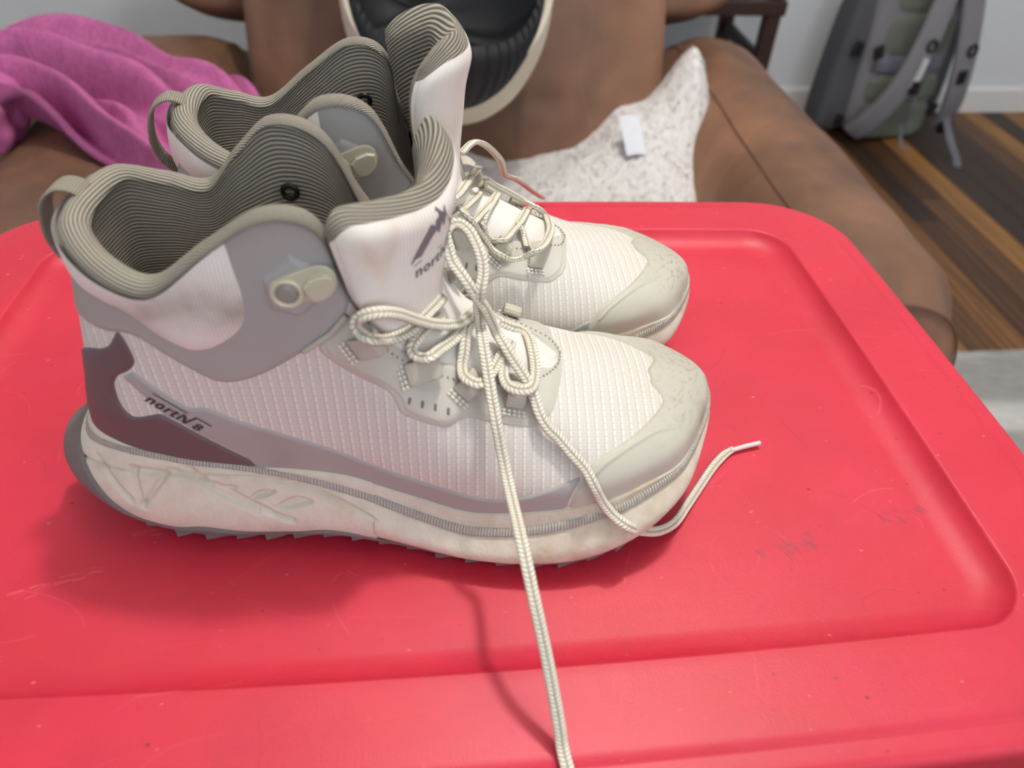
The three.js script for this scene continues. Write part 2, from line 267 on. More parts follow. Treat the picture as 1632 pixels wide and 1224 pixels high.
// a soft box: superellipsoid-like grid with its own bulges
function softBox(w, h, d, e, fn, nu = 96, nv = 64) {
  const P = (s, t) => { const a = (s - .5) * 2 * Math.PI, b = (t - .5) * Math.PI, p = (x, q) => Math.sign(x) * Math.abs(x) ** q;
    const v = V3(w / 2 * p(Math.cos(b), e) * p(Math.sin(a), e), h / 2 * p(Math.sin(b), e), d / 2 * p(Math.cos(b), e) * p(Math.cos(a), e)); return fn ? fn(v) : v; };
  return gridGeo(nu, nv, (s, t) => P(s, t), (s, t, p) => [p.x * 1.1 + p.z * .45, p.y * 1.1 + p.z], true);
}
{
  const ch = thing('armchair', 'worn tan leather armchair with broad padded arms behind the red tote', 'armchair', V3(.04, 0, -1.05));
  const L = (n, g, p = ch, m = leather) => mesh(n, g, m, p);
  // arms: a pad with a seam line along its inner edge and a front panel below
  const armShape = (x0, x1, flip) => { // profile across, swept from back to front
    const z0 = -.40, z1 = .455, n = 60, w = x1 - x0;
    const prof = [[0, .10], [0, .44], [.006, .505], [.03, .548], [.07, .572], [.5 * w, .582], [w - .06, .574], [w - .018, .548], [w + .006, .50], [w + .012, .44], [w + .004, .30], [w, .10]];
    const P = (s, t) => { // s back..front, t across
      const k = t * (prof.length - 1), i = Math.min(Math.floor(k), prof.length - 2), f = k - i, g = j => prof[clamp(j, 0, prof.length - 1)];
      let x = cr(g(i - 1)[0], g(i)[0], g(i + 1)[0], g(i + 2)[0], f), y = cr(g(i - 1)[1], g(i)[1], g(i + 1)[1], g(i + 2)[1], f), z = lerp(z0, z1, s);
      const end = sm(.9, 1.0, s), back = sm(.12, 0, s), fr = sm(.8, 1, s); // round the front edge over
      y -= .035 * end * end * sm(.3, .5, y) + .045 * back * sm(.3, .5, y); x = lerp(x, w / 2, .10 * end ** 2);
      x += .012 * Math.sin(s * 4) * (y > .3 ? 1 : .4); y += .006 * nz(x * 9, z * 7) - .008 * Math.sin(s * Math.PI) * sm(.3, .55, y);
      return V3(flip ? x1 - x : x0 + x, y, z); };
    return [P, n];
  };
  for (const [a, b, f] of [[.325, .55, false], [-.62, -.325, true]]) {
    const [P, n] = armShape(a, b, f);
    const arm = L('arm', gridGeo(n, 88, P, (s, t, p) => [p.x * 1.2 + .3, p.z * 1.2 + p.y], false, f));
    // front panel, with a bulge, closing the arm
    const rim2 = Array.from({ length: 89 }, (_, i) => P(1, i / 88)), c = V3((a + b) / 2, .33, .47);
    L('front_panel', gridGeo(88, 10, (s, t, i) => { const q = rim2[i].clone(); if (q.y < .1) q.y = .1; const r = q.clone().lerp(c, t); r.z = q.z + .045 * Math.sin(Math.min(1, t * 1.3) * Math.PI / 2); return r; }, (s, t, p) => [p.x * 1.2, p.y * 1.2]), arm);
    L('piping', cord(rim2.filter((_, i) => i > 8 && i < 80).map(p => p.clone().add(V3(0, .001, .003))), .0028, .0028, 8, V3(0, 0, 1), { n: 120 }), arm);
    const seam = Array.from({ length: 40 }, (_, i) => { const p = P(lerp(.02, .97, i / 39), 3.7 / 11); return p.add(V3(0, .0012, 0)); });
    L('seam', cord(seam, .003, .0022, 8, V3(1, 0, 0), { n: 100 }), arm, mat({ color: css(104, 72, 54), roughness: .6 }));
    const rim0 = Array.from({ length: 89 }, (_, i) => P(0, i / 88)); L('back_panel', gridGeo(88, 4, (s, t, i) => rim0[i].clone().lerp(V3((a + b) / 2, .3, -.41), t)), arm);
  }
  L('seat_base', new RoundedBoxGeometry(.66, .2, .8, 4, .03).translate(0, .2, .03));
  L('seat_cushion', softBox(.655, .16, .78, .32, v => { v.y += .012 * nz(v.x * 5, v.z * 5) + .02 * (1 - (v.x / .33) ** 2) * (v.y > 0 ? 1 : 0); return v.add(V3(0, .355, .03)); }));
  const lean = g => { g.rotateX(-.40); return g; };
  const fold = (x, y, x0, y0, sl, w, d) => -d * gauss((y - y0 - sl * (x - x0)), w) ; // shallow drag lines
  L('back_cushion', lean(softBox(.655, .62, .19, .26, v => { if (v.z > 0) { v.z += .03 * (1 - (v.x / .33) ** 2) * (1 - (v.y / .32) ** 2); v.z += fold(v.x, v.y, .08, -.02, .75, .018, .020) * sm(-.15, .1, v.x) + fold(v.x, v.y, .1, -.10, .55, .022, .015) + fold(v.x, v.y, -.2, .05, -.7, .02, .016) * sm(.1, -.15, v.x); } return v; }, 128, 96)).translate(0, .66, -.255));
  for (const s of [-1, 1]) { const pts = Array.from({ length: 30 }, (_, i) => V3(s * (.3235 - .004), lerp(-.28, .3, i / 29), .045)); L('back_seam', cord(pts, .004, .004, 8, V3(1, 0, 0), { n: 60 }).rotateX(-.40).translate(0, .66, -.255)); }
  L('back_frame', lean(softBox(.98, .60, .15, .22, v => v)).translate(.0, .87, -.45));
  for (const [x, z] of [[-.42, .36], [.42, .36], [-.42, -.36], [.42, -.36]]) L('leg', new THREE.CylinderGeometry(.026, .02, .1, 20).translate(x, .05, z), ch, mat({ color: css(50, 32, 22), roughness: .5 }));

  // ---- magenta blanket over the left arm
  const wool = mat({ color: css(200, 106, 162), roughness: 1, bumpMap: tex(256, 256, (u, v) => .5 + .5 * tn(u, v, 60), false, 6, 6), bumpScale: .0012, map: tex(128, 128, (u, v) => { const k = .93 + .14 * tn(u, v, 30) + .1 * tn(u, v, 9); return [k, k, k]; }, true, 5, 5) });
  const bl = thing('blanket', 'magenta pink fleece blanket draped in folds over the left chair arm', 'blanket');
  const ctl = [ // rows from the back edge to the front edge, columns from the outer side to the inner side: [x, y, z]
    [[-.80, .40, -1.20], [-.72, .52, -1.24], [-.60, .575, -1.28], [-.48, .585, -1.23], [-.37, .59, -1.14], [-.27, .60, -1.07], [-.225, .56, -.99], [-.215, .46, -.95]],
    [[-.78, .41, -1.13], [-.69, .545, -1.16], [-.58, .600, -1.18], [-.475, .605, -1.13], [-.375, .604, -1.05], [-.285, .60, -1.00], [-.235, .56, -.93], [-.22, .46, -.90]],
    [[-.75, .42, -1.06], [-.66, .55, -1.07], [-.56, .604, -1.09], [-.47, .610, -1.05], [-.38, .612, -1.00], [-.30, .60, -.93], [-.245, .56, -.88], [-.225, .46, -.86]],
    [[-.72, .42, -1.00], [-.63, .54, -1.00], [-.55, .602, -1.01], [-.475, .606, -.985], [-.40, .604, -.935], [-.325, .596, -.88], [-.265, .565, -.835], [-.235, .46, -.82]],
    [[-.71, .42, -.95], [-.62, .53, -.955], [-.55, .594, -.965], [-.49, .598, -.955], [-.43, .596, -.905], [-.345, .592, -.845], [-.285, .57, -.79], [-.24, .48, -.78]],
  ];
  const folds = (s, t) => { // long soft folds that run along the drape and gather at the outer side
    const q = t + .10 * Math.sin(s * 5) - .12 * s, g = sm(1.0, .35, s);
    const w1 = Math.sin(q * 19 + 2.2 * nz(s * 2, t * 2)), w2 = Math.sin(q * 33 + 3 * nz(s * 3, t * 3, 4)); return .026 * (.35 + .65 * g) * (Math.abs(w1) ** .7 * Math.sign(w1)) + .015 * (.3 + .7 * g) * w2 + .010 * nz(s * 7, t * 5) - .03 * g * gauss(t - .55 - .12 * nz(s * 3, 2), .05);
  };
  const bp = (s, t) => { const p = patch(ctl, s, t), e = .02, a = patch(ctl, Math.min(1, s + e), t).sub(patch(ctl, Math.max(0, s - e), t)), b = patch(ctl, s, Math.min(1, t + e)).sub(patch(ctl, s, Math.max(0, t - e))); return p.addScaledVector(b.cross(a).normalize(), folds(s, t) + .012); };
  mesh('cloth', gridGeo(170, 130, bp, (s, t) => [s, t * .7]), wool, bl);
  mesh('hem', cord(Array.from({ length: 90 }, (_, i) => bp(i / 89, 1).add(V3(0, -.004, .002))), .012, .010, 10, V3(0, 1, 0), { n: 200 }), wool, bl);
  const kn = thing('blanket_knot', 'bunched end of the pink blanket at the outer side of the arm', 'blanket'); scene.remove(kn);
  mesh('bunch', softBox(.11, .10, .12, .8, v => { v.multiplyScalar(1 + .25 * nz(v.x * 30, v.y * 30, v.z * 30)); return v.add(V3(-.585, .60, -.985)); }), wool, bl);

  // ---- fluffy grey throw on the seat with a care tag
  const th = thing('throw', 'fluffy pale grey throw bunched on the chair seat', 'throw');
  const fluffT = tex(256, 256, (u, v) => { const k = .86 + .08 * tn(u, v, 34) + .05 * tn(u, v, 80, 3); return [k, k * .985, k * .975]; }, true, 3, 3);
  const fluff = mat({ map: fluffT, roughness: 1, bumpMap: tex(256, 256, (u, v) => .5 + .4 * tn(u, v, 40) + .4 * tn(u, v, 90, 2), false, 3, 3), bumpScale: .0015 });
  const hp = (s, t) => { const x = lerp(-.16, .435, s), z = lerp(-1.20, -.72, t);
    const ridge = .125 * gauss(x - .405, .05) * gauss(z + 1.16, .07) + .055 * gauss((x - .33) - .6 * (z + 1.1), .09) * sm(-.95, -1.15, z) ;
    const edge = Math.min(s, 1 - s, t, 1 - t);
    return V3(x, .478 + ridge + .018 * nz(x * 9, z * 9) + .022 * Math.sin(x * 16 + z * 9) * sm(-.7, -1, z) * .6 + .002 * nz(x * 60, z * 60) - .03 * (1 - sm(0, .08, edge)), z + .014 * nz(x * 12, z * 4, 7)); };
  mesh('fleece', gridGeo(120, 100, hp, (s, t) => [s, t * .8]), fluff, th);
  { // tufts make the outline furry
    const g = new THREE.ConeGeometry(.0016, .010, 4), im = new THREE.InstancedMesh(g, fluff, 5200), m4 = new THREE.Matrix4(), q = new THREE.Quaternion(); im.name = 'tufts'; im.userData.kind = 'stuff'; im.castShadow = im.receiveShadow = true;
    for (let i = 0; i < 5200; i++) { const s = rr(.02, .98), t = rr(.02, .98), p = hp(s, t); q.setFromEuler(new THREE.Euler(rr(-.9, .9), 0, rr(-.9, .9))); im.setMatrixAt(i, m4.compose(p, q, V3(1, rr(.6, 1.3), 1))); } th.add(im);
  }
  mesh('care_tag', gridGeo(10, 12, (s, t) => V3(lerp(.268, .298, s) + .012 * t, lerp(.560, .512, t) + .003 * Math.sin(s * 3), lerp(-1.06, -1.03, t)), null), mat({ color: css(226, 230, 238), roughness: .5 }), th);

  // ---- cream bag with a black lining, open towards the camera, leaning on the back cushion
  const bag = thing('bag', 'cream bag with a black quilted lining lying open against the chair back', 'bag');
  const cream = mat({ color: css(214, 206, 186), roughness: .75 }), black = mat({ color: css(24, 26, 30), roughness: .7, bumpMap: tex(128, 128, (u, v) => .5 + .5 * Math.sin(u * 2 * Math.PI * 8), false, 3, 1), bumpScale: .003 });
  const R = (k, s) => { // loops from the rim to the bottom
    const a = s * 2 * Math.PI, e = .55, p = x => Math.sign(x) * Math.abs(x) ** e, [cx, cy, cz, w, h] = k; return V3(cx + w * p(Math.cos(a)) * (1 + .06 * Math.sin(a)), cy + h * p(Math.sin(a)) - .35 * 0, cz - h * p(Math.sin(a)) * .55); };
  const outer = [[.018, .797, -1.05, .132, .135], [.018, .788, -1.056, .137, .143], [.016, .767, -1.075, .138, .152], [.010, .727, -1.11, .125, .155], [-.005, .687, -1.15, .10, .14], [-.02, .665, -1.18, .045, .07], [-.02, .663, -1.185, .001, .001]];
  const loft = (k, n, flip) => gridGeo(96, n, (s, t) => { const q = t * (k.length - 1), i = Math.min(Math.floor(q), k.length - 2), f = q - i, g = j => k[clamp(j, 0, k.length - 1)]; return R([0, 1, 2, 3, 4].map(c => cr(g(i - 1)[c], g(i)[c], g(i + 1)[c], g(i + 2)[c], f)), s); }, (s, t) => [s * 2, t], true, flip);
  mesh('shell', loft(outer, 36, true), cream, bag);
  mesh('rim', cord([...Array.from({ length: 73 }, (_, i) => R(outer[0], i / 72))], .016, .012, 12, V3(0, .4, .9), { n: 220 }), cream, bag);
  mesh('lining', loft(outer.map(([a, b, c, w, h], i) => [a, b + .006 + i * .004, c + .012 + i * .012, w * .90, h * .87]), 30, false), black, bag);
}
// ---------------------------------------------------------------- backpack by the wall, dark wooden chair behind
{
  const px = V3(1.43, 0, -2.28);
  const bp = thing('backpack', 'grey hiking backpack with splayed shoulder straps standing by the wall', 'backpack', px, .10); bp.scale.set(.82, .96, .95);
  const cloth = mat({ color: css(130, 128, 134), roughness: .85 }), dark = mat({ color: css(84, 84, 90), roughness: .85 }), pads = mat({ color: css(116, 120, 110), roughness: .95, bumpMap: tex(64, 64, (u, v) => .5 + .5 * Math.sin(u * 50) * Math.sin(v * 50), false, 8, 8), bumpScale: .002 }), plastic = mat({ color: css(26, 26, 28), roughness: .4 }), webb = mat({ color: css(120, 122, 130), roughness: .8 }), band = mat({ color: css(120, 120, 134), roughness: .85 });
  const S = (w, h, d, e, x, y, z, m, n, parent = bp, rx = 0, rz = 0, fn) => { const g = softBox(w, h, d, e, fn, 48, 32); g.rotateX(rx); g.rotateZ(rz); g.translate(x, y, z); return mesh(n, g, m, parent); };
  S(.36, .66, .17, .35, 0, .34, -.03, cloth, 'body', bp, -.06);
  S(.14, .44, .12, .5, -.20, .24, -.02, dark, 'side_pocket', bp, -.05, -.10); S(.12, .40, .12, .5, .19, .24, -.04, dark, 'side_pocket', bp, -.05, .06);
  for (const [y, h, w] of [[.07, .12, .30], [.17, .085, .30], [.33, .12, .27], [.45, .11, .26], [.56, .10, .24]]) S(w, h, .045, .45, .015, y, .062 - y * .06, pads, 'back_pad');
  S(.29, .05, .035, .5, .01, .245, .056, band, 'lumbar_band');
  const st = (pts, w, h, m, n, par = bp) => mesh(n, cord(pts.map(p => V3(...p)), w, h, 14, V3(1, .1, 0), { square: .6, n: 50 }), m, par);
  const s1 = st([[.035, .60, .05], [.02, .48, .10], [-.03, .32, .145], [-.085, .18, .15], [-.135, .07, .11], [-.15, .035, .08]], .085, .022, cloth, 'shoulder_strap');
  const s2 = st([[.10, .60, .04], [.13, .48, .09], [.155, .32, .135], [.185, .18, .14], [.215, .09, .11], [.215, .05, .08]], .085, .022, cloth, 'shoulder_strap');
  st([[-.02, .30, .165], [-.03, .26, .172], [-.045, .215, .175]], .026, .005, mat({ color: css(196, 196, 200), roughness: .6 }), 'label_tab', s1);
  st([[-.035, .22, .176], [.0, .15, .165], [.03, .07, .12]], .014, .004, webb, 'adjuster_strap', s1); st([[.03, .07, .12], [.05, .0, .13], [.06, -.0, .16]].map(([x, y, z]) => [x, Math.max(y, .004), z]), .014, .004, webb, 'adjuster_strap', s1);
  st([[.21, .09, .12], [.235, .04, .14], [.235, .012, .18], [.20, .004, .25], [.16, .004, .30]], .028, .004, webb, 'adjuster_strap', s2);
  for (const [x, y, z, par] of [[-.165, .30, .10, bp], [-.22, .30, .06, bp], [-.235, .09, .1, bp], [.10, .135, .15, bp], [.215, .055, .115, s2], [-.035, .215, .178, s1], [.165, .235, .155, s2]]) mesh('buckle', new RoundedBoxGeometry(.034, .042, .014, 2, .005).rotateZ(rr(-.5, .5)).translate(x, y, z), plastic, par);
  for (const [x, y, z, par] of [[-.015, .335, .162, s1], [.165, .315, .155, s2]]) mesh('strap_ring', new THREE.TorusGeometry(.016, .0045, 8, 24).translate(x, y, z), plastic, par);
  mesh('grab_handle', cord([V3(-.05, .66, -.0), V3(-.03, .70, .01), V3(.03, .70, .01), V3(.05, .66, 0)], .024, .008, 10, V3(0, 0, 1)), webb, bp);

  const wood = mat({ roughness: .4, map: tex(64, 128, (u, v) => { const k = .9 + .25 * tn(u, v, 12); return [60 / 255 * k, 36 / 255 * k, 26 / 255 * k]; }) });
  const dc = thing('wooden_chair', 'dark brown wooden chair standing behind the right arm of the armchair', 'chair', V3(.70, 0, -2.15));
  const B = (n, x0, x1, y0, y1, z0, z1, p = dc) => mesh(n, new RoundedBoxGeometry(x1 - x0, y1 - y0, z1 - z0, 2, .004).translate((x0 + x1) / 2, (y0 + y1) / 2, (z0 + z1) / 2), wood, p);
  B('back_post', .155, .195, 0, .92, .13, .165); B('back_post', .155, .195, 0, .92, -.19, -.155);
  B('leg', -.22, -.185, 0, .44, .13, .165); B('leg', -.22, -.185, 0, .44, -.19, -.155);
  B('seat', -.235, .2, .44, .475, -.2, .175); B('stretcher', .165, .185, .30, .335, -.155, .13); B('stretcher', -.185, .155, .20, .23, .138, .158); B('stretcher', -.185, .155, .20, .23, -.182, -.162);
  for (const y of [.60, .72, .84]) B('slat', .165, .183, y, y + .06, -.155, .13);
}
// ---------------------------------------------------------------- boots: the last and the upper surface
// local axes of a boot: x heel to toe, y up, z to the outer (lateral) side. Rows: [x, z, y] of five points from the sole line up to the top edge.
const LATERAL = [
  [[.019, 0, .052], [.022, 0, .066], [.029, 0, .085], [.035, 0, .112], [.043, 0, .147]],
  [[.026, .0215, .057], [.029, .023, .070], [.034, .0235, .088], [.040, .023, .114], [.047, .022, .146]],
  [[.041, .0315, .056], [.044, .033, .071], [.049, .033, .088], [.055, .033, .112], [.060, .034, .138]],
  [[.0625, .0345, .050], [.0655, .036, .068], [.069, .0365, .088], [.073, .037, .110], [.076, .0375, .134]],
  [[.085, .035, .046], [.087, .037, .066], [.091, .0375, .090], [.094, .038, .117], [.097, .0375, .149]],
  [[.108, .036, .044], [.110, .038, .065], [.113, .038, .092], [.116, .038, .124], [.117, .037, .161]],
  [[.128, .037, .041], [.129, .039, .062], [.130, .038, .090], [.1315, .037, .122], [.133, .0355, .156]],
  [[.142, .039, .037], [.142, .041, .058], [.1415, .0395, .082], [.141, .0375, .105], [.140, .0355, .130]],
  [[.160, .043, .033], [.159, .0445, .050], [.157, .043, .068], [.155, .039, .088], [.153, .032, .106]],
  [[.182, .0485, .030], [.181, .049, .044], [.179, .046, .058], [.176, .038, .075], [.173, .026, .090]],
  [[.206, .0515, .034], [.205, .051, .045], [.202, .046, .055], [.198, .035, .070], [.193, .020, .081]],
  [[.230, .050, .037], [.228, .049, .047], [.224, .042, .057], [.217, .029, .069], [.206, .013, .077]],
  [[.253, .0425, .041], [.251, .041, .050], [.243, .033, .058], [.231, .020, .0655], [.211, .006, .0755]],
  [[.273, .030, .045], [.270, .028, .054], [.259, .021, .0595], [.242, .012, .0655], [.2125, .001, .0753]],
  [[.2895, -.008, .048], [.287, -.008, .056], [.272, -.007, .0615], [.248, -.004, .0655], [.2125, -.003, .075]],
];
const MEDIAL_W = [0, 1, 1, 1, .97, .92, .88, .86, .85, .85, .87, .92, 1.03, 1.27, 1];
const STN = [];
LATERAL.forEach(s => STN.push(s.map(([x, w, y]) => [x, y, w])));
for (let i = 13; i > 0; i--) STN.push(LATERAL[i].map(([x, w, y], r) => [x, y, -w * lerp(MEDIAL_W[i], i > 10 ? 1 : .98, r / 4) - (i > 11 ? .004 * r / 4 : 0)]));
for (const [i, d] of [[24, .006], [23, .011], [22, .009], [21, .003]]) { STN[i][4][0] -= d; STN[i][3][0] -= d * .6; }   // the inner ankle peak lies farther back
const NS = STN.length;                                   // 28 stations around the foot; 0 heel, 14 toe
function upperAt(u, v) {                                 // u in stations, v 0 (sole line) .. 1 (top edge)
  const i = Math.floor(u), t = u - i, S = k => STN[((k % NS) + NS) % NS];
  const a = S(i - 1), b = S(i), c = S(i + 1), d = S(i + 2), q = [];
  for (let r = 0; r < 5; r++) q.push([0, 1, 2].map(k => cr(a[r][k], b[r][k], c[r][k], d[r][k], t)));
  const k = Math.min(Math.floor(v * 4), 3), w = v * 4 - k, g = j => j < 0 ? q[0].map((x, m) => 2 * x - q[1][m]) : j > 4 ? q[4].map((x, m) => 2 * x - q[3][m]) : q[j];
  const A = g(k - 1), B = g(k), C = g(k + 1), D = g(k + 2);
  return V3(...[0, 1, 2].map(m => cr(A[m], B[m], C[m], D[m], w)));
}
function normalAt(u, v) {
  const e = .04, f = .012, a = upperAt(u - e, v), b = upperAt(u + e, v), c = upperAt(u, Math.max(0, v - f)), d = upperAt(u, Math.min(1, v + f));
  return b.sub(a).cross(d.sub(c)).normalize();           // outwards
}
const UP = (() => { const nu = NS * 22, nv = 96, P = [], N = []; for (let j = 0; j <= nv; j++) for (let i = 0; i <= nu; i++) { P.push(upperAt(i / nu * NS, j / nv)); N.push(normalAt(i / nu * NS, j / nv)); } return { nu, nv, P, N }; })();
const girth = p => p.y - Math.abs(p.z);                  // monotone over the section: sole line low, instep high
// midsole wall: u in stations, t 0 (top lip) .. 1 (tread)
const soleBottom = x => .004 + .022 * sm(.075, -.01, x) ** 1.2 + .030 * sm(.212, .31, x) ** 1.3 + .003 * gauss(x - .12, .03);
function soleAt(u, t) {
  const p = upperAt(u, 0), a = upperAt(u - .3, 0), b = upperAt(u + .3, 0), o = V3(-(a.z - b.z), 0, a.x - b.x).normalize().negate();
  const heel = sm(.06, .0, p.x), toe = sm(.25, .29, p.x);
  const flare = (1 - .9 * toe) * (p.z < 0 ? .0025 : .006) + .002 * heel * 1 + .0075 * sm(.034, .016, p.x);
  const lip = .0035 * sm(0, .1, t) - .0015;
  const bulge = .0035 * (1 - .6 * toe) * Math.sin(Math.PI * clamp((t - .05) / .95, 0, 1));
  const under = -.004 * sm(.78, 1, t) - .006 * sm(.5, 1, t) * sm(.034, .016, p.x) - .008 * toe * sm(.3, 1, t);
  const out = lip + bulge + flare * sm(.1, .75, t) + under;
  const top = p.y + .0035, x = p.x + o.x * flare, y = lerp(top, soleBottom(x), t);
  return V3(p.x + o.x * out, y, p.z + o.z * out);
}
const SOLE = (() => { const nu = NS * 44, nv = 72, P = [], N = []; for (let j = 0; j <= nv; j++) for (let i = 0; i <= nu; i++) { const u = i / nu * NS, t = j / nv; P.push(soleAt(u, t)); const e = .05, f = .02, A = soleAt(u - e, t), B = soleAt(u + e, t), C = soleAt(u, Math.max(0, t - f)), D = soleAt(u, Math.min(1, t + f)); N.push(B.sub(A).cross(C.sub(D)).normalize()); } return { nu, nv, P, N }; })();
const NEAR = { o: V3(-.170, LY, -.252), turn: -3 * Math.PI / 180 };
const FAR = { o: V3(-.154, LY, -.325), turn: 4.8 * Math.PI / 180 };

// tongues: rows bottom to top, columns lateral edge to medial edge, [x, z, y]
const TONGUE_LOW = [
  [[.213, .015, .070], [.216, .006, .0725], [.217, 0, .0728], [.216, -.006, .0725], [.213, -.015, .070]],
  [[.182, .021, .083], [.185, .011, .0885], [.186, 0, .0895], [.185, -.011, .0885], [.182, -.021, .083]],
  [[.158, .030, .099], [.165, .018, .1015], [.1695, 0, .103], [.169, -.016, .103], [.162, -.029, .100]],
];
const TONGUE_NEAR = [...TONGUE_LOW,
  [[.143, .034, .122], [.1525, .027, .117], [.164, .006, .115], [.164, -.015, .115], [.159, -.032, .121]],
  [[.138, .038, .146], [.150, .028, .139], [.165, .006, .135], [.167, -.017, .139], [.162, -.036, .147]],
  [[.133, .037, .172], [.148, .027, .163], [.165, .005, .159], [.170, -.018, .166], [.163, -.037, .177]],
];
const TONGUE_FAR = [...TONGUE_LOW.map(r => r.map(([x, w, y]) => [x - (x < .17 ? .003 : 0), w, y])),
  [[.142, .033, .127], [.158, .016, .122], [.159, -.006, .122], [.153, -.026, .123], [.145, -.034, .128]],
  [[.135, .032, .156], [.158, .017, .156], [.161, -.005, .155], [.152, -.027, .157], [.141, -.033, .160]],
  [[.133, .032, .181], [.157, .019, .184], [.163, -.003, .181], [.160, -.023, .184], [.152, -.032, .185]],
];
function tongueAt(ctl, s, t, out) {      // out +1 outer face, -1 inner face; both meet at the side edges and at the top
  const arr = (a, b) => { const q = patch(ctl, a, b * (1 - .10 * Math.abs(2 * a - 1) ** 5)); return [q.x, q.y, q.z]; }, p = arr(s, t), e = .02;
  const a = arr(Math.max(0, s - e), t), b = arr(Math.min(1, s + e), t), c = arr(s, Math.max(0, t - e)), d = arr(s, Math.min(1, t + e));
  const n = V3(b[0] - a[0], b[2] - a[2], b[1] - a[1]).cross(V3(d[0] - c[0], d[2] - c[2], d[1] - c[1])).normalize();
  return tongueOff(p, n, s, t, out);
}
function tongueOff(p, n, s, t, out) {
  const T = .004 + .0075 * sm(.25, .75, t) + .005 * sm(.78, .95, t);
  const th = T * Math.sqrt(Math.max(0, 1 - Math.abs(2 * s - 1) ** 7)) * Math.sqrt(Math.max(0, 1 - sm(.86, 1, t) ** 2.2));
  return V3(p[0], p[2], p[1]).addScaledVector(n, out * th / 2);
}
// outlines of the panels on a boot, millimetres: [along the boot, girth = height minus distance from the middle]; on the sole [along, height]
const OUTLINE = {
  ankle: [[5,105],[34,104],[41,89],[52,80.5],[63.3,79.6],[72.1,69.7],[82,60.7],[87.6,56.1],[95.2,56],[106.1,60],[120.4,69.7],[132.6,79.6],[139.2,88.3],[141.5,100],[160,140],[160,220],[5,220]],
  padding: [[5,120],[38,119],[45,103],[56,93],[64.1,88.5],[71.7,78.2],[80.2,71.6],[85.2,70.4],[91.5,71.9],[99.9,77.3],[104.7,82.8],[106.4,88.2],[106.9,97],[106,106.9],[105.5,113.8],[105,118],[104.5,180],[5,180]],
  plum: [[56.8,81.3],[59,79.8],[60.3,70.8],[60.3,66],[56.4,61.9],[50.9,60.2],[48.7,57.7],[47.4,54.9],[47.2,45.7],[50.1,38.9],[53.4,38.6],[59.1,39.9],[62.3,40.6],[65.5,37.9],[73.6,29.9],[82.6,21.1],[92.2,12.7],[95,5],[40,0],[5,25],[5,77],[20,77],[40,75],[50.2,73]],
  band: [[57.8,62.2],[58.7,61.8],[62.6,56.5],[73.6,43.2],[79,43.9],[82.4,43.2],[93.8,35.4],[111.2,27.6],[125.5,21.1],[143.1,9.9],[164.2,0],[180.3,-7],[188.8,-9.2],[201.5,-8.3],[213.1,-2.7],[227.9,6.2],[221.8,-7.4],[216,-40],[95,-20],[92.2,12.7],[82.6,21.1],[73.6,29.9],[65.5,37.9],[62.3,40.6],[61.7,43.6],[52.9,58.6],[51.6,59.5]],
  eyestay: [[125.3,73.5],[130.7,65.9],[139.3,58.8],[149.9,51.9],[152.4,46.7],[152.9,42],[155.1,38.7],[163.5,34.2],[171.4,31.4],[173.3,32.4],[177.5,36.6],[180.9,37.3],[187.8,34.8],[198.1,32.3],[205.2,31.5],[208.1,33.3],[214.1,39],[216.6,48.1],[219.6,62.3],[220.6,72.4],[219.5,90],[150,110],[142,100],[139.2,88.3],[132.6,79.6]],
  toeCap: [[219,-30],[221.8,-7.4],[227.9,6.2],[229,10.5],[234.6,16.5],[248.3,26.8],[259.7,40.8],[263.7,47],[263.1,52],[259.5,58.3],[259.3,60],[260.5,68],[262,90],[320,90],[320,-40]],
  outsole: [[-40,50],[0,50],[15,49],[20,45],[24,38],[28,31],[34,24],[40,19],[46,16.5],[52,15.5],[58,16.5],[66,18.5],[74,16.5],[85,13],[96,12],[106,14],[114,16.8],[121,17.3],[130,15.3],[141,12],[154,9.5],[170,8.2],[183,7.5],[202,7],[220,8],[240,11.5],[255,17],[268,23.5],[280,29.5],[320,33]],
  ribLine: [[-40,49],[12,51],[28,54],[40,54.5],[54.5,51.7],[69.2,48.4],[84.4,46],[99.7,43.5],[115.1,40],[130.8,35.3],[152.5,28.5],[174.7,24.3],[185.5,24.4],[212.5,28.8],[234.5,33],[251.2,36.4],[267,42.6],[290,49],[320,51]],
  grooveLine: [[-40,40],[25,45],[60.5,43.3],[76,42.1],[91.5,41.5],[107.3,39.2],[122.7,34.1],[140.9,24.1]],
  facet1: [[27.7,47],[39.6,31.6]],
  facet2: [[43,46],[56.2,44],[44.1,29.5]],
  facet3: [[65.1,46.9],[73.9,36.4],[91,27]],
  hole1: [[77.2,37.8],[80.9,38.6],[84.9,37.3],[81.1,35.7]],
  hole2: [[88,32.6],[92.6,36.7],[101.3,36],[95.6,33],[90,31.8]],
  hole3: [[97.2,28.7],[104.7,33.4],[110,34.2],[116.3,31.6],[112.3,30.1],[101.6,27.3]],
  dashes: [[157.7,46.4],[162.3,44.4],[167,42.7],[171.9,40.4]],
  loopBase: [[139.7,73.1],[157.3,60.5],[177,50.8],[197.7,43.6]],
  loopTip: [[147.3,76.1],[156.8,-1.7],[180.9,57.2],[198,51.2]],
  hook: [[120.7,98.2]],
  hexagon: [[123.2,112.1],[112.7,103.1],[113.8,89.6],[123.2,86.8],[132.7,96.1],[134,107]],
  toeLine: [[230.1,4.3],[235.1,10.7],[245.4,19.6],[253.8,26],[259.6,29.6],[265,30.7]],
  text: [[59.2,49.5],[60.5,47.9],[68.1,39.9],[75.2,33.7]],
};
for (const k in OUTLINE) OUTLINE[k] = OUTLINE[k].map(p => [p[0] / 1000, p[1] / 1000]);
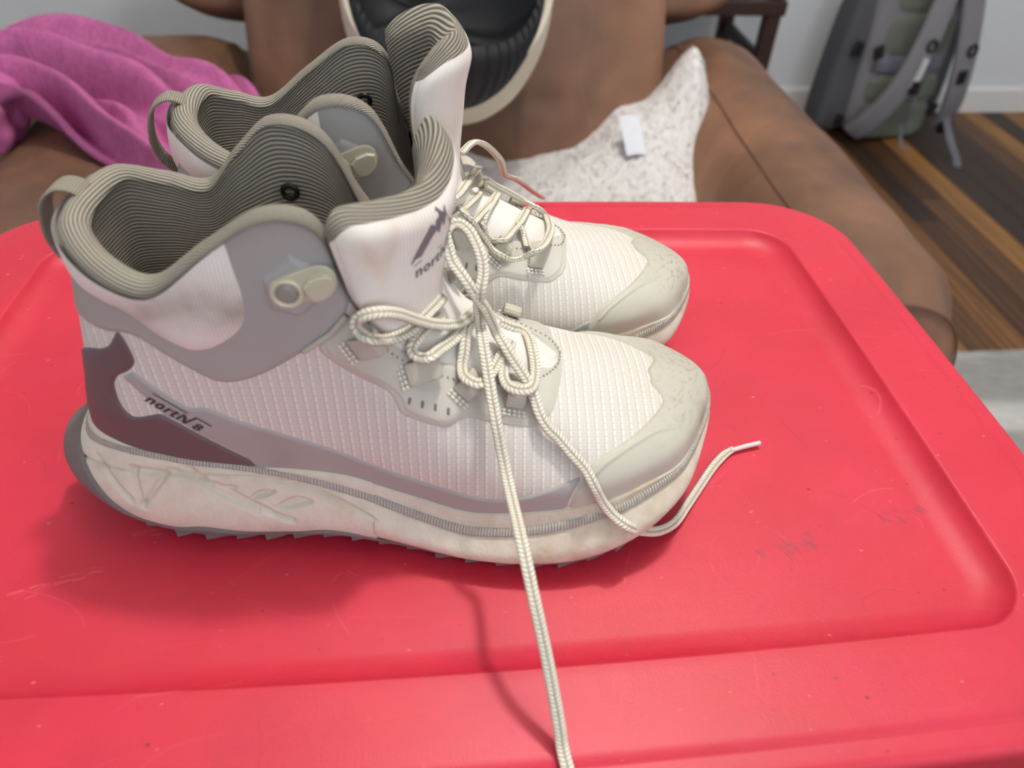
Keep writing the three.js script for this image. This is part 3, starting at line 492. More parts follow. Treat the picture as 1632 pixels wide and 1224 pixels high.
// ---------------------------------------------------------------- boot materials
const ripTex = (colour) => tex(96, 96, (u, v) => { // one 4.3 mm cell of ripstop: a dark gap, a dashed white rib, fine plain weave
  const x = u, y = v, weave = Math.sin(x * Math.PI * 14) * Math.sin(y * Math.PI * 14), gap = gauss(x - .08, .045), rib = sm(.14, .2, x) * sm(.44, .38, x), dash = sm(.04, .1, y) * sm(.98, .92, y), line = gauss(y - .5, .03) * .4;
  if (!colour) return .45 + .12 * weave + .4 * rib * dash - .4 * gap - .1 * line;
  const k = .83 + .02 * weave - .09 * gap - .07 * line + .07 * rib * dash - .07 * rib * (1 - dash) + .015 * nz(x * 5, y * 5);
  return [k, k * .972, k * .935];
}, colour, 1 / .0038, 1 / .0038);
const ribTex = (w, lo, hi, pitch, colour, sharp = 1) => tex(64, 64, (u, v) => {
  const k = (.5 - .5 * Math.cos(v * 4 * Math.PI)) ** sharp, t = .9 + .1 * Math.sin(u * 2 * Math.PI * 8 + v * 4);
  return colour ? [0, 1, 2].map(c => lerp(lo[c], hi[c], k * t) / 255) : k;
}, colour, 1 / (pitch * 2), 1 / (pitch * 2));
const braid = colour => tex(64, 64, (u, v) => { // herringbone of a braided lace
  const k = 4, a = (u * k) % 1, col = Math.floor(u * k), f = (v * 2 + (col % 2 ? a : 1 - a) * .9) % 1, edge = Math.min(a, 1 - a), g = Math.min(f, 1 - f);
  const h = sm(0, .16, edge) * sm(0, .16, g); return colour ? [lerp(.66, .925, h), lerp(.62, .9, h), lerp(.54, .835, h)] : h;
}, colour, 1, 1 / .0032);
const M = {
  ripstop: mat({ map: ripTex(true), bumpMap: ripTex(false), bumpScale: .00012, roughness: .85, vertexColors: true }),
  white: mat({ map: ribTex(1, [232, 226, 218], [244, 240, 234], .0012, true), bumpMap: ribTex(1, 0, 0, .0012, false), bumpScale: .00012, roughness: .95, vertexColors: true }),
  lining: mat({ map: ribTex(1, [92, 86, 77], [188, 180, 163], .0011, true, .8), bumpMap: ribTex(1, 0, 0, .0011, false), bumpScale: .0003, roughness: .7 }),
  tongueLining: mat({ map: ribTex(1, [92, 86, 77], [190, 182, 165], .0017, true, .8), bumpMap: ribTex(1, 0, 0, .0017, false), bumpScale: .0005, roughness: .7 }),
  tpu: mat({ color: css(168, 166, 163), roughness: .5, vertexColors: true }),
  eyestay: mat({ color: css(198, 194, 183), roughness: .55, vertexColors: true }),
  toeCap: mat({ color: css(190, 186, 172), roughness: .6, vertexColors: true }),
  plum: mat({ color: css(104, 88, 90), roughness: .5, vertexColors: true }),
  eva: mat({ color: css(220, 213, 200), roughness: .8, vertexColors: true, bumpMap: tex(128, 128, (u, v) => .5 + .5 * tn(u, v, 14), false, 40, 40), bumpScale: .0003 }),
  ribStrip: mat({ map: ribTex(1, [178, 170, 160], [206, 199, 188], .0013, true), bumpMap: ribTex(1, 0, 0, .0013, false), bumpScale: .0006, roughness: .8 }),
  rubber: mat({ color: css(116, 108, 106), roughness: .75 }),
  webbing: mat({ map: ribTex(1, [192, 184, 168], [222, 215, 200], .0008, true), bumpMap: ribTex(1, 0, 0, .0008, false), bumpScale: .0003, roughness: .85 }),
  pull: mat({ map: ribTex(1, [120, 113, 100], [172, 163, 146], .0009, true), bumpMap: ribTex(1, 0, 0, .0009, false), bumpScale: .0003, roughness: .85 }),
  lace: mat({ map: braid(true), bumpMap: braid(false), bumpScale: .0004, roughness: .85 }),
  aglet: new THREE.MeshPhysicalMaterial({ color: css(222, 214, 210), roughness: .25, clearcoat: .6 }),
  stitch: mat({ color: css(226, 221, 208), roughness: .8 }),
  hook: mat({ color: css(206, 202, 178), roughness: .32, metalness: .15 }),
  rivet: mat({ color: css(150, 147, 138), roughness: .42, metalness: .1 }),
  eyelet: mat({ color: css(40, 40, 40), roughness: .3, metalness: .6 }),
  insole: mat({ color: css(60, 58, 56), roughness: .95 }),
  dots: mat({ color: css(160, 154, 144), roughness: .8 }),
  print: mat({ color: css(62, 54, 58), roughness: .6 }),
  printGrey: mat({ color: css(118, 112, 118), roughness: .5 }),
};
// ---------------------------------------------------------------- boots: panels, sole, lining, tongue, hardware
const font = await new FontLoader().loadAsync('fonts/droid/droid_sans_bold.typeface.json');
const SURF = (() => { // exact place on the upper for (x, girth) on one side
  const { nu, nv, P, N } = UP, W = nu + 1;
  return (x, g, side) => {
    let best = 1e9, k = 0;
    for (let q = 0; q < P.length; q++) { const p = P[q]; if (p.z * side < -.002) continue; const d = (p.x - x) ** 2 + (girth(p) - g) ** 2; if (d < best) { best = d; k = q; } }
    const i = Math.min(Math.max(k % W, 1), nu - 1), j = Math.min(Math.max(Math.floor(k / W), 1), nv - 1), o = j * W + i;
    const p = P[o], du = P[o + 1].clone().sub(P[o - 1]), dv = P[o + W].clone().sub(P[o - W]);
    const a = P[o + 1].x - P[o - 1].x, b = P[o + W].x - P[o - W].x, c = girth(P[o + 1]) - girth(P[o - 1]), d = girth(P[o + W]) - girth(P[o - W]);
    const det = a * d - b * c, ex = x - p.x, eg = g - girth(p), s = (d * ex - b * eg) / det, t = (a * eg - c * ex) / det;
    return { p: p.clone().addScaledVector(du, s).addScaledVector(dv, t), n: N[o].clone() };
  };
})();
const tint = (geo, fn) => { // vertex colours: dirt and wear
  const p = geo.attributes.position, c = new Float32Array(p.count * 3), v = V3();
  for (let i = 0; i < p.count; i++) { v.fromBufferAttribute(p, i); const q = fn(v); c.set(q, i * 3); }
  geo.setAttribute('color', new THREE.BufferAttribute(c, 3)); return geo;
};
const dirty = (amount, hue = [.62, .5, .34], f = 60) => p => { const k = clamp(amount(p) * (0.55 + .9 * fbm(p.x * f, p.y * f, p.z * f)), 0, 1); return hue.map(h => lerp(1, h, k)); };
const onGirth = poly => { const f = polySD(poly); return p => f(p.x, girth(p)); };
const xg = p => [p.x, girth(p)];
const interp = (line, x) => { for (let i = 1; i < line.length; i++) if (x <= line[i][0]) { const [a, b] = [line[i - 1], line[i]]; return lerp(a[1], b[1], (x - a[0]) / (b[0] - a[0])); } return line[line.length - 1][1]; };
const SD = {};
for (const k of ['ankle', 'padding', 'plum', 'band', 'eyestay', 'toeCap']) SD[k] = onGirth(chaikin(OUTLINE[k], 2));
const SDHEX = onGirth(OUTLINE.hexagon);
const rim = (sd, h, w = .0014) => h * sm(-.0002, w, sd) - .0003;
const facetLines = [OUTLINE.facet1, OUTLINE.facet2.slice(0, 2).concat([OUTLINE.facet2[2]]), [[.0430, .046], [.0441, .0295]], [[.0651, .0469], [.0739, .0364], [.0910, .0270]], [[.058, .0455], [.075, .0385], [.098, .0255], [.105, .0225]]];
const holes = ['hole1', 'hole2', 'hole3'].map(k => polySD(chaikin(OUTLINE[k], 1)));
const outsoleLine = chaikin(OUTLINE.outsole, 2, true), ribLine = chaikin(OUTLINE.ribLine, 2, true), grooveLine = chaikin(OUTLINE.grooveLine, 2, true);
const soleArc = (() => { const a = [0], W = SOLE.nu + 1, r = Math.round(SOLE.nv * .4) * W; for (let i = 1; i <= SOLE.nu; i++) a.push(a[i - 1] + SOLE.P[r + i].distanceTo(SOLE.P[r + i - 1])); return a; })();
const rollR = a => lerp(.0042, .0033, sm(3, 5, Math.abs(a)));

function soleRelief(d, p, k) {
  let o = 0; const y = p.y, x = p.x;
  o -= .0012 * gauss(y - interp(ribLine, x), .0021);
  if (x < .145) o -= .0011 * gauss(lineDist(grooveLine, x, y), .0006);
  if (x < .12) for (const f of facetLines) o -= .0021 * gauss(lineDist(f, x, y), .0012);
  if (x > .07 && x < .13) for (const h of holes) o -= .0022 * sm(-.0003, .0012, h(x, y));
  if (x > .14) o += .0016 * Math.sin(sm(interp(outsoleLine, x), interp(ribLine, x) - .002, y) * Math.PI) - .0006;   // the forefoot rolls
  return o;
}
function makeBoot(name, label, B, flip, o) {
  const t = thing(name, label, 'boot', B.o, B.turn);
  const add = (n, g, m, parent = t) => mesh(n, flip ? mirrorZ(g) : g, m, parent);
  const side = flip ? -1 : 1;
  // ---- upper
  const upper = tint(cutPanel(UP, () => 1, () => 0, xg), dirty(p => .25 * sm(.012, -.012, girth(p) - .01 + .02 * nz(p.x * 40, p.y * 40)) + .22 * sm(.22, .27, p.x), [.78, .70, .56]));
  const up = add('ripstop_upper', upper, M.ripstop);
  add('ankle_panel', tint(cutPanel(UP, SD.ankle, d => rim(d, .0011), xg), dirty(p => .12)), M.tpu);
  const pad = cutPanel(UP, p => Math.min(SD.padding(p), .02), (d, p) => -.0003 + .0052 * (1 - Math.exp(-Math.max(d, 0) / .006)) * sm(-.001, .001, d + .001), p => [girth(p), p.x]);
  add('collar_padding', tint(pad, dirty(p => 1.0 * gauss(p.x - .092, .024) * gauss(girth(p) - .090, .010) + .3 * gauss(girth(p) - .086, .006), [.40, .35, .30])), M.white);
  add('heel_overlay', tint(cutPanel(UP, SD.plum, d => rim(d, .0013), xg), dirty(p => .2, [.8, .78, .74])), M.plum);
  const band = add('mudguard', tint(cutPanel(UP, SD.band, d => rim(d, .0011), xg), dirty(p => .3 * gauss(p.x - .105, .008) + .1, [.62, .52, .42])), M.tpu);
  const eye = add('eyestay', tint(cutPanel(UP, SD.eyestay, d => rim(d, .0009) + .0006 * sm(.0028, .0036, d), xg), dirty(p => .14, [.7, .62, .5])), M.eyestay);
  const scuff = p => { const s = sm(.245, .285, p.x), r = Math.abs(fbm(p.x * 150, p.y * 260, p.z * 150)), tip = sm(.272, .285, p.x); const wear = s * sm(.06, .0, r) * sm(.05, .062, p.y + .01 * nz(p.x * 50, p.z * 50)); return clamp(.12 * s + .42 * wear + .35 * tip * sm(.0, .3, fbm(p.x * 90, p.y * 90, p.z * 90) + .1) * sm(.066, .05, p.y), 0, 1); };
  const toeGeo = cutPanel(UP, SD.toeCap, (d, p) => rim(d, .0014, .0018) + .0007 * gauss(lineDist(OUTLINE.toeLine, p.x, girth(p)), .0007), xg);
  add('toe_cap', tint(toeGeo, p => { const k = scuff(p); return [lerp(1, .36, k), lerp(1, .29, k), lerp(1, .2, k)]; }), M.toeCap);
  // ---- sole
  const osd = p => p.y - interp(outsoleLine, p.x);
  const eva = cutPanel(SOLE, p => osd(p) + .001, soleRelief, (p, k) => [soleArc[k % (SOLE.nu + 1)], p.y]);
  const mid = add('midsole', tint(eva, dirty(p => .4 + .55 * sm(.13, .24, p.x) + .3 * gauss(p.y - interp(grooveLine, p.x), .003) * (p.x < .14), [.70, .62, .47], 120)), M.eva);
  add('ribbed_strip', cutPanel(SOLE, p => .0019 - Math.abs(p.y - interp(ribLine, p.x)), d => -.0014 + .0013 * sm(0, .0008, d), (p, k) => [p.y, soleArc[k % (SOLE.nu + 1)]]), M.ribStrip, mid);
  const out = add('outsole', cutPanel(SOLE, p => -osd(p), d => rim(d, .0016), xg), M.rubber);
  { // underside and lugs
    const n = 168, ring = i => { const u = i / n * NS, p = soleAt(u, 1); return p; };
    add('tread_base', gridGeo(n, 6, (s, v, i) => { const p = ring(i), q = V3(clamp(p.x, .04, .235), p.y, -.003); return p.lerp(q, v); }, null, true, true), M.rubber, out);
    const shapes = [0, 1, 2].map(k => { const s = new THREE.Shape(); [[-.0055, -.003], [-.0038, .0042 + k * .0006], [.0036, .0046], [.0056, -.0026 - k * .0005], [.001, -.0042]].forEach(([x, y], i) => i ? s.lineTo(x, y) : s.moveTo(x, y)); const g = new THREE.ExtrudeGeometry(s, { depth: .0055, bevelEnabled: true, bevelSize: .0006, bevelThickness: .0006, bevelSegments: 1 }); g.rotateX(Math.PI / 2); return g; });
    let arc = 0, last = ring(0), k = 0;
    for (let i = 1; i <= n * 4; i++) { // along the edge, one about every 12 mm, and a second row inside
      const u = i / (n * 4) * NS, p = soleAt(u, 1); arc += p.distanceTo(last); last = p;
      if (arc < .0125) continue; arc = 0;
      if (p.x < .030) continue;
      const q = soleAt(u + .05, 1), a = Math.atan2(q.z - p.z, q.x - p.x);
      for (const inset of [.0045, .019]) {
        const c = V3(clamp(p.x, .04, .235), 0, -.003), d = c.clone().sub(p).setY(0).normalize(), lug = mesh('lug', shapes[k++ % 3], M.rubber, out);
        const y = soleBottom(p.x) + .0024;
        lug.position.set(p.x + d.x * inset, y, (p.z + d.z * inset) * side); lug.rotation.y = -a * side + (k % 2 ? .25 : -.2);
      }
    }
  }
  // ---- lining: the padded roll around the collar and the inner wall
  {
    const U0 = 7.45, n = 210, m = 64;
    const wall = (u, f) => { // f 0..1: roll from outside over the top, then down inside
      const r = rollR(u), n0 = normalAt(u, .97), T = upperAt(u, 1), upd = T.clone().sub(upperAt(u, .94)).normalize();
      if (f < .34) { const a = (f / .34) * Math.PI * .95 - .05, bulge = 1 + .15 * Math.sin(a) * sm(3.4, 2.2, Math.abs(u)); return T.clone().addScaledVector(n0, .0015 - r + (r + .001) * Math.cos(a)).addScaledVector(upd, r * Math.sin(a) * bulge); }
      const v = lerp(1, .08, (f - .34) / .66), th = lerp(2 * r - .0015, .0105, sm(0, .5, 1 - v)); return upperAt(u, v).addScaledVector(normalAt(u, Math.min(v, .97)), -th);
    };
    const us = i => -U0 + 2 * U0 * i / n;
    const arc = [0]; for (let i = 1; i <= n; i++) arc.push(arc[i - 1] + upperAt(us(i), 1).distanceTo(upperAt(us(i - 1), 1)));
    const slant = [0]; for (let i = 1; i <= n; i++) slant.push(slant[i - 1] + (arc[i] - arc[i - 1]) * lerp(.06, .75, sm(3.2, 4.4, Math.abs(us(i)))));
    const midArc = arc[n / 2];
    add('collar_binding', gridGeo(n, 22, (s, f, i) => wall(us(i), f * .34), (s, f, p, i) => [arc[i] * .4, f * .0125 + slant[i] - slant[n / 2]]), M.lining);
    add('collar_lining', gridGeo(n, 44, (s, f, i) => wall(us(i), lerp(.335, 1, f)), (s, f, p, i) => [arc[i] * .4, f * .085 + (arc[i] - midArc) * .06]), M.lining);
    const ring = u => upperAt(u, .1).addScaledVector(normalAt(u, .1), -.007);
    add('insole', gridGeo(112, 5, (s, v, i) => { const p = ring(i / 112 * NS); return p.lerp(V3(clamp(p.x, .04, .23), lerp(.052, .04, sm(.05, .2, p.x)), 0), v); }, (s, v) => [s * .7, v * .05], true), M.insole);
    add('vamp_lining', gridGeo(120, 10, (s, v) => { const u = lerp(7.2, 20.8, s), q = lerp(.08, .985, v); return upperAt(u, q).addScaledVector(normalAt(u, q), -.0022); }), M.insole);
    add('throat_binding', cord(Array.from({ length: 80 }, (_, i) => upperAt(lerp(7.35, 20.65, i / 79), 1).addScaledVector(normalAt(lerp(7.35, 20.65, i / 79), .97), -.0006)), .0034, .0034, 10, V3(0, 1, 0), { n: 160 }), M.eyestay, eye);
    for (const s of [1, -1]) { const seam = []; for (let i = 0; i <= 14; i++) { const x = lerp(.122, .1385, i / 14), q = SURF(x, interp(OUTLINE.ankle.slice(9, 13), x) + .0008, s); seam.push(q.p.addScaledVector(q.n, .0012)); } add('seam_cord', cord(seam, .0022, .0022, 8, V3(0, 1, 0), { vscale: 1 }), M.webbing); }
  }
  // ---- tongue
  const tg = {};
  {
    const C = o.tongue, n = 56, m = 76, seam = .955;
    tg.at = (s, f, w = 1) => tongueAt(C, s, f, w);
    const wid = .085, len = .125;
    add('tongue', tint(gridGeo(n, m, (s, f) => tongueAt(C, s, f * seam, 1), (s, f) => [f * len, s * wid]), dirty(p => .75 * gauss(p.y - .152 - .02 * nz(p.x * 60, p.z * 60), .007) * gauss(p.x - .15, .012) + .12, [.74, .62, .46])), M.white);
    add('tongue_lining', gridGeo(n, m + 8, (s, f) => f < .08 ? tongueAt(C, s, lerp(seam, 1, f / .08), 1) : tongueAt(C, s, lerp(1, .15, (f - .08) / .92), -1), (s, f) => [s * wid, f * len * .95 + s * .016], false, true), M.tongueLining);
  }
  // ---- hardware on both sides
  const frame = (q, dx) => { const n = q.n.clone(), X = dx.clone().addScaledVector(n, -dx.dot(n)).normalize(), Y = n.clone().cross(X); return new THREE.Matrix4().makeBasis(X, Y, n).setPosition(q.p); };
  for (const s of [1, -1]) {
    const [hx, hg] = OUTLINE.hook[0];
    const H = SURF(hx - (s < 0 ? .012 : 0), hg, s), dir = V3(.985, .15, 0), F = frame(H, dir), put = g => { g.scale(.84, .84, .84); if (s < 0) g.scale(1, -1, 1), (() => { const a = g.index; if (a) { const q = a.array; for (let i = 0; i < q.length; i += 3) { const z = q[i]; q[i] = q[i + 1]; q[i + 1] = z; } } else { const p = g.attributes.position.array; for (let i = 0; i < p.length; i += 9) for (let k = 0; k < 3; k++) { const z = p[i + k]; p[i + k] = p[i + 3 + k]; p[i + 3 + k] = z; } } g.computeVertexNormals(); })(); return g.applyMatrix4(F); };
    const shp = (pts, depth, bevel, z) => { const S = new THREE.Shape(); pts.forEach(([x, y], i) => i ? S.lineTo(x / 1000, y / 1000) : S.moveTo(x / 1000, y / 1000)); S.closePath(); const g = new THREE.ExtrudeGeometry(S, { depth, bevelEnabled: true, bevelSize: bevel, bevelThickness: bevel, bevelSegments: 3, curveSegments: 20 }); g.translate(0, 0, z); return g; };
    add('embossed_hexagon', tint(cutPanel(UP, p => Math.min(SDHEX(V3(p.x + (s < 0 ? .012 : 0), p.y, p.z)), s * p.z), d => .0006 + rim(d, .0016, .0014), xg), () => [1, 1, 1]), M.tpu);
    const hook = add('lace_hook', put(shp(chaikin([[-6, 1.5], [-5, 5.2], [0, 6.8], [7, 8.2], [15.5, 9.6], [20.2, 6.4], [19.4, -1], [14.4, -5.4], [8.6, -5.6], [5.6, -4.2], [0, -6.4], [-4.8, -4.6]], 2), .0012, .0006, .0016)), M.hook);
    const ring = new THREE.TorusGeometry(.0056, .0012, 12, 32); ring.translate(0, 0, .0036); add('ring', put(ring), M.hook, hook);
    add('hook_tab', put(shp(chaikin([[7.4, 3.6], [18.6, 5.6], [18.4, -.6], [14, -4.4], [8.8, -4.4]], 1), .0014, .0009, .0030)), M.hook, hook);
    const rv = new THREE.SphereGeometry(.0048, 24, 10, 0, Math.PI * 2, 0, Math.PI / 2); rv.rotateX(Math.PI / 2); rv.scale(1, 1, .35); rv.translate(0, 0, .003); add('rivet', put(rv), M.rivet, hook);
    const er = new THREE.TorusGeometry(.0034, .0013, 10, 24); er.translate(.002, .002, -.0112); add('eyelet', put(er), M.eyelet);
    OUTLINE.loopBase.forEach(([bx, bg], i) => {
      const b = SURF(bx, bg, s), [tx, tgi] = [[.1462, .0785], [.165, .066], [.181, .0585], [.198, .0525]][i], e = SURF(tx, tgi, s), n = b.n.clone().add(e.n).normalize();
      const d = e.p.clone().sub(b.p).normalize(), P = (q, f, h) => q.p.clone().lerp(e.p, f).addScaledVector(n, h);
      const path = [P(b, 0, .0012), P(b, .5, .0018), P(b, .95, .0024), e.p.clone().addScaledVector(d, .0022).addScaledVector(n, .0042), P(b, .95, .0064), P(b, .5, .0052), P(b, .12, .0034), P(b, -.1, .0016)];
      const lp = add('lace_loop', cord(path, .0098 - .0006 * i, .0012, 12, n.clone().cross(d), { square: .4, vscale: .02, n: 40 }), M.webbing);
      const st = []; for (let r = 0; r < 2; r++) for (let c = 0; c < 5; c++) { const g = new THREE.SphereGeometry(.001, 8, 6); g.scale(.9, .62, .5); g.applyMatrix4(new THREE.Matrix4().makeBasis(n.clone().cross(d).normalize(), d, n.clone().cross(d).cross(d).normalize())); const q = b.p.clone().addScaledVector(d, -.0022 - .0016 * r).addScaledVector(n.clone().cross(d), (c - 2) * .0021).addScaledVector(n, .0016); g.translate(q.x, q.y, q.z); st.push(g); }
      add('stitching', mergeGeometries(st), M.stitch, lp);
    });
    OUTLINE.dashes.forEach(([x, g]) => { const q = SURF(x, g + .001, s), f = frame(q, V3(.25, 1, 0)); const c = new THREE.CapsuleGeometry(.0006, .0018, 4, 8); c.rotateZ(Math.PI / 2); c.scale(1, 1, .3); c.translate(0, 0, .0013); c.applyMatrix4(f); add('dash', c, M.printGrey, eye); });
    // a dotted line of stitches along the throat
    const st = []; let last = null; for (let u = 7.6; u < 13.98; u += .02) { const q = upperAt(s > 0 ? u : NS - u, .955); if (last && last.distanceTo(q) < .0023) continue; last = q.clone(); const n = normalAt(s > 0 ? u : NS - u, .95), g = new THREE.SphereGeometry(.0005, 6, 4); q.addScaledVector(n, .0015); g.translate(q.x, q.y, q.z); st.push(g); }
    add('throat_stitching', mergeGeometries(st), M.dots, eye);
  }
  // ---- heel pull tab
  add('heel_loop', cord([[.0475, .1495], [.0435, .1525], [.0385, .1530], [.0325, .1490], [.0295, .1420], [.0285, .1340], [.0300, .1275], [.0335, .1225], [.0390, .1190], [.044, .1175]].map(([x, y]) => V3(x, y, 0)), .0105, .0014, 12, V3(0, 0, 1), { square: .4, vscale: .022, n: 60 }), M.pull);
  // ---- keeper strap on the tongue
  { const k = o.keeper, a = tg.at(k[0], k[1], 1), b = tg.at(k[0], k[2], 1), c = tg.at(k[0] + .05, k[1], 1), X = c.clone().sub(a).normalize(), n = X.clone().cross(a.clone().sub(b)).normalize().negate(); if (n.x < 0) n.negate();
    const Pn = (f, h) => a.clone().lerp(b, f).addScaledVector(n, h);
    add('lace_keeper', cord([Pn(-.1, .0005), Pn(.0, .004), Pn(.3, .0068), Pn(.7, .0070), Pn(1, .0045), Pn(1.1, .0006)], .0085, .0013, 12, X, { square: .4, vscale: .02, n: 40 }), M.webbing); }
  // ---- print: the name on the mudguard and the peaks with the name on the tongue
  const flat = (shapes, map) => { const g = new THREE.ShapeGeometry(shapes, 6), p = g.attributes.position; for (let i = 0; i < p.count; i++) { const q = map(p.getX(i), p.getY(i)); p.setXYZ(i, q.x, q.y, q.z); } g.computeVertexNormals(); return g; };
  const quad = (x0, y0, x1, y1, sk = 0) => { const s = new THREE.Shape(); s.moveTo(x0, y0); s.lineTo(x1, y0); s.lineTo(x1 + sk * (y1 - y0), y1); s.lineTo(x0 + sk * (y1 - y0), y1); return s; };
  const poly = pts => { const s = new THREE.Shape(); pts.forEach(([x, y], i) => i ? s.lineTo(x, y) : s.moveTo(x, y)); return s; };
  const word = () => { // units: x-height 1
    const L = []; const put = (str, size, x, y, wide) => font.generateShapes(str, size).forEach(s => { const f = v => v.set(v.x * wide + x + .22 * v.y, v.y + y); const q = new THREE.Shape(s.getPoints(5).map(v => f(v.clone()))); q.holes = s.holes.map(h => new THREE.Path(h.getPoints(5).map(v => f(v.clone())))); L.push(q); });
    put('norti', 1.3, 0, 0, 4.6 / Math.max(...font.generateShapes('norti', 1.3).flatMap(q => q.getPoints(5).map(v => v.x)))); put('8', 1.12, 6.3, 0, 1.3);
    L.push(poly([[4.75, 1.2], [5.12, 1.2], [5.42, .45], [5.98, 1.9], [8.1, 1.9], [8.05, 1.74], [6.18, 1.74], [5.56, 0], [5.15, 0]].map(([x, y]) => [x, y])));
    L.push(quad(.3, 1.72, 4.9, 1.86)); return L;
  };
  if (o.logo) {
    const d = new THREE.Vector2(16, -15.8).normalize(), u = new THREE.Vector2(-d.y, d.x), S = .0262, o0 = [.0592 - u.x * .0016, .0495 - u.y * .0016];
    add('brand_print', flat(word(), (a, b) => { a *= S / 8.1; b *= S / 8.1; const q = SURF(o0[0] + d.x * a + u.x * b, o0[1] + d.y * a + u.y * b, 1); return q.p.addScaledVector(q.n, .00115); }), M.print, band);
  }
  if (o.tongueLogo) {
    const [s0, t0, k, turn] = o.tongueLogo, map = (a, b) => { const x = a * Math.cos(turn) - b * Math.sin(turn), y = a * Math.sin(turn) + b * Math.cos(turn), s = s0 + x * k / .085, f = t0 + y * k / .11; const q = tg.at(s, f, 1), q1 = tg.at(s + .02, f, 1).sub(q), q2 = tg.at(s, f + .02, 1).sub(q), n = q1.cross(q2).normalize(); return q.addScaledVector(n, n.x > 0 ? .0004 : -.0004); };
    const pk = poly([[.2, 2.6], [3.2, 6.2], [3.8, 5.6], [4.6, 7.6], [5.3, 6.3], [5.8, 7], [8, 2.9], [7.2, 3], [5.7, 5.8], [5.2, 4.6], [4.8, 5.6], [4.3, 4.2], [3.9, 5], [3.2, 4.5], [1.5, 2.6]]);
    const wd = word(); add('tongue_print', flat([...wd, quad(0, 2.15, 8, 2.4), pk], map), M.printGrey);
  }
  return { t, tg, add };
}
const near = makeBoot('hiking_boot', 'nearer worn cream hiking boot with a loose lace trailing off the lid', NEAR, false, { tongue: TONGUE_NEAR, keeper: [.72, .56, .42], logo: true, tongueLogo: [.35, .745, .0027, .14] });
const far = makeBoot('hiking_boot', 'farther worn cream hiking boot with a big bow loop of lace on its instep', FAR, true, { tongue: TONGUE_FAR, keeper: [.5, .58, .44], logo: true });
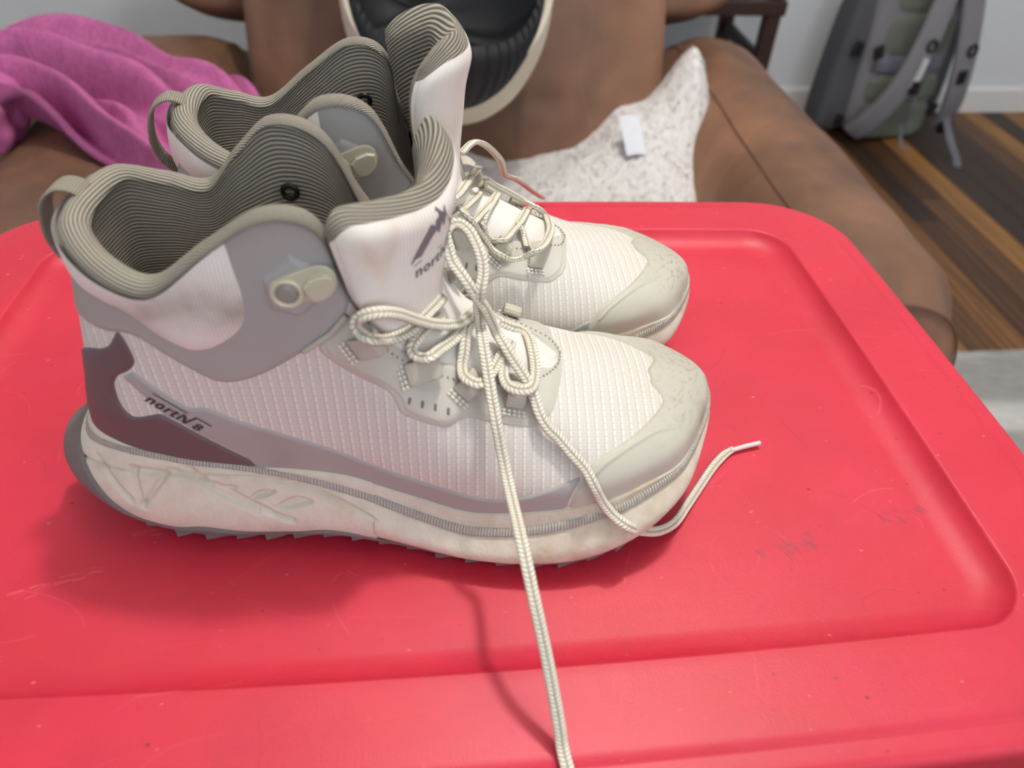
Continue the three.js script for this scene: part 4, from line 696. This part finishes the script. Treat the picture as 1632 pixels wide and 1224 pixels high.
// the laces as they lie: points along each run, millimetres in the frame of its boot
const LACE_PATHS = {
  near: {
    s1: [[170.1,109.9,5.5],[167.6,111.7,13.7],[164.2,112.8,21.5],[159.7,112.7,30.1],[154.9,113.4,35],[150.4,114.5,38.1],[147.1,120.8,45.3],[143.2,120.6,42],[142.2,124.4,42.7],[143.5,127.3,42.7],[146.3,129.4,43.3],[151,129.8,42.4],[156,125.8,37.7],[161.1,118,30.6],[166.8,110.5,23.4],[173,105.3,17.1],[177.4,102.5,11.8],[181.1,99.6,3.5],[183.9,93.1,-10.4]],
    s3: [[179.6,98.5,7.4],[177.4,99.1,13],[174.1,99.4,19.3],[169.7,99.7,25],[166.1,104.5,35.5],[162.5,101.8,33],[159.8,103.8,32.9],[159.5,106.6,32.4],[161.2,108.2,29.9],[163.6,108.8,25.9],[166.7,107.1,19.4],[169.9,105.1,12]],
    s4: [[195.6,88.5,8.2],[194.2,88.4,12.4],[191.4,86.8,18],[187.8,86.3,26.1],[184.3,90,34.2],[180.9,90.6,33.4],[178.3,90.7,30.4],[177.5,90.7,24.9],[178.4,94.9,20.3],[178.9,98.6,14],[179.8,97.8,5.3]],
    s5: [[193.4,88.1,-6.6],[195.6,87.1,-6.6],[198.6,85.3,-6.8],[202.7,81.1,-10.4],[205.3,82.9,-3.4],[206.6,82.9,5.7],[207.3,80.1,13.8],[206.4,79.6,21.2],[203,83.7,30.6],[198.5,84,30.9],[195.2,83.6,27.9],[193.8,84.3,23.5],[194.2,84.9,18.1],[195.5,87.3,13.2],[197.6,87,5.1]],
    A: [[171.8,132.9,-6],[173.4,133.4,-9],[176.1,133.4,-10],[180.4,132.5,-6],[182.6,129.9,-3],[185,125.9,2],[185.7,121.5,6],[184.7,117.1,11],[184,108.5,10.5],[184.6,100.1,9.5],[186.2,96.7,22.5],[188.3,89.7,34.6],[190.5,80.7,44.5],[194.8,63.5,57.8],[199.2,66,91.2],[202.6,57,105.3],[206.9,42,118],[211.7,21,132.5],[213.3,12.5,138.6],[215.2,10,147],[217.8,4,162.5]],
    B: [[171.2,132.5,-4],[172.4,128.6,0],[174.3,124.3,4],[177.4,122.2,8],[180.5,118.8,11],[183.3,113.4,11],[186.2,109.2,11],[188.8,102.1,10],[191.4,94,8.2],[194.6,91.9,13.9],[197.6,88.1,17.1],[201.4,83.9,20.7],[204.4,80.9,25],[206.5,77.6,30.2],[208.4,74.3,35.4],[211.4,70.2,38.3],[215.6,66.3,40],[220.9,61.4,43.7],[226.8,56,47.7],[230.5,50.6,51.9],[234.8,41.4,52.6],[240,34.8,54.6],[245.9,31.2,57.1],[256.2,16,48.5],[265,10,44.1],[274.3,6,36.7],[283.1,4,25],[292.3,2.5,12.3],[302.6,2.5,-1],[310,2.5,-8.6],[315.1,2.5,-12.1]],
    aglet: [[313.6,2.5,-11.2],[321.1,2.7,-13.6],[330.3,3,-16]],
  },
  far: {
    bow: [[155.6,112.6,-22],[160.4,108,-26],[163.6,107.4,-35.2],[169.5,97.9,-34.9],[174.6,91.3,-37.6],[178.6,89.1,-41.2],[183.5,85.1,-39.3],[190.7,84.6,-37.1],[196.3,88.8,-38.9],[203.5,85.1,-26.3],[208.1,85,-16.4],[211.2,81.7,-1.6],[211.6,79.2,11.2],[206.1,84.2,11],[200.7,85,17],[190.7,92.7,14],[182.3,99.5,10],[177.5,105.2,6]],
    f1: [[155.5,112.5,-33.8],[159.4,114.8,-30.3],[164.3,113.3,-18.2],[169.7,112.2,-5],[172,119,-10]],
    f2: [[154.1,106.8,-34.8],[157.2,106.4,-32.8],[162.4,107.5,-28.9],[168.8,106.4,-17.9],[178.5,91.2,21.7],[177.8,105.9,4]],
    f3: [[164.4,102.7,-35.7],[169,99.7,-25.3],[174.1,99.8,-17.6],[179.9,97,-4.3],[184.1,95.5,6]],
    f4: [[183.4,94.8,6],[178.6,97.9,-8.3],[174.1,98.8,-19.5],[172.2,96.4,-24.5],[174.1,91.7,-26.2],[177.4,89.7,-29],[180.4,92.3,-33.2],[186.4,87.4,-20.4],[192.1,88.5,-13.2],[197.8,86.7,0.1],[204.4,76.4,23.2]],
    f5: [[190.9,88.8,-12.4],[193.5,87.1,-14.6],[194.6,84,-18.1],[195.2,81.5,-24.1]],
    tail: [[166.7,114.8,13.1],[170.6,116,18.8],[175.3,115.4,25.4],[179,113.4,28.1],[185.1,105.7,37.6],[189.8,97.7,47.3],[194.8,87.9,58.9],[197.4,79.7,66.7],[200.4,70.7,76.5],[205.7,63,88.1],[211.6,55.5,99.6],[220.8,43.2,114.9],[230.5,29.6,130.2],[243.2,13.3,149.2]],
  },
};
// ---------------------------------------------------------------- laces
for (const [B, paths, flip] of [[near, LACE_PATHS.near, false], [far, LACE_PATHS.far, true]]) {
  const runs = [];
  for (const [k, pts] of Object.entries(paths)) {
    if (k === 'aglet') continue;
    const P = pts.map(([x, y, z]) => V3(x / 1000, y / 1000, z / 1000)), free = k === 'B' || k === 'tail';
    if (k === 'A') P.push(V3(.2185, -.010, .1668), V3(.2190, -.045, .1675), V3(.2200, -.095, .1672), V3(.2225, -.135, .1665));   // and down over the front edge
    runs.push(cord(P, .0046, .0026, 14, (p, t) => t.clone().cross(V3(.25, 1, .7)), { square: .8, taper: k === 'A' ? f => 1 + .3 * sm(.45, .9, f) : free ? f => 1 - .28 * sm(.965, 1, f) : undefined }));
  }
  const lace = B.add('lace', mergeGeometries(runs), M.lace);
  if (paths.aglet) B.add('aglet', cord(paths.aglet.map(([x, y, z]) => V3(x / 1000, y / 1000, z / 1000)), .0027, .0024, 14, V3(0, 1, 0), { n: 20 }), M.aglet, lace);
  if (paths.A) B.add('aglet', cord([V3(.2222, -.131, .1666), V3(.2228, -.145, .1664), V3(.2240, -.158, .166)], .0027, .0024, 14, V3(1, 0, 0), { n: 20 }), M.aglet, lace);
}
renderer.render(scene, camera);
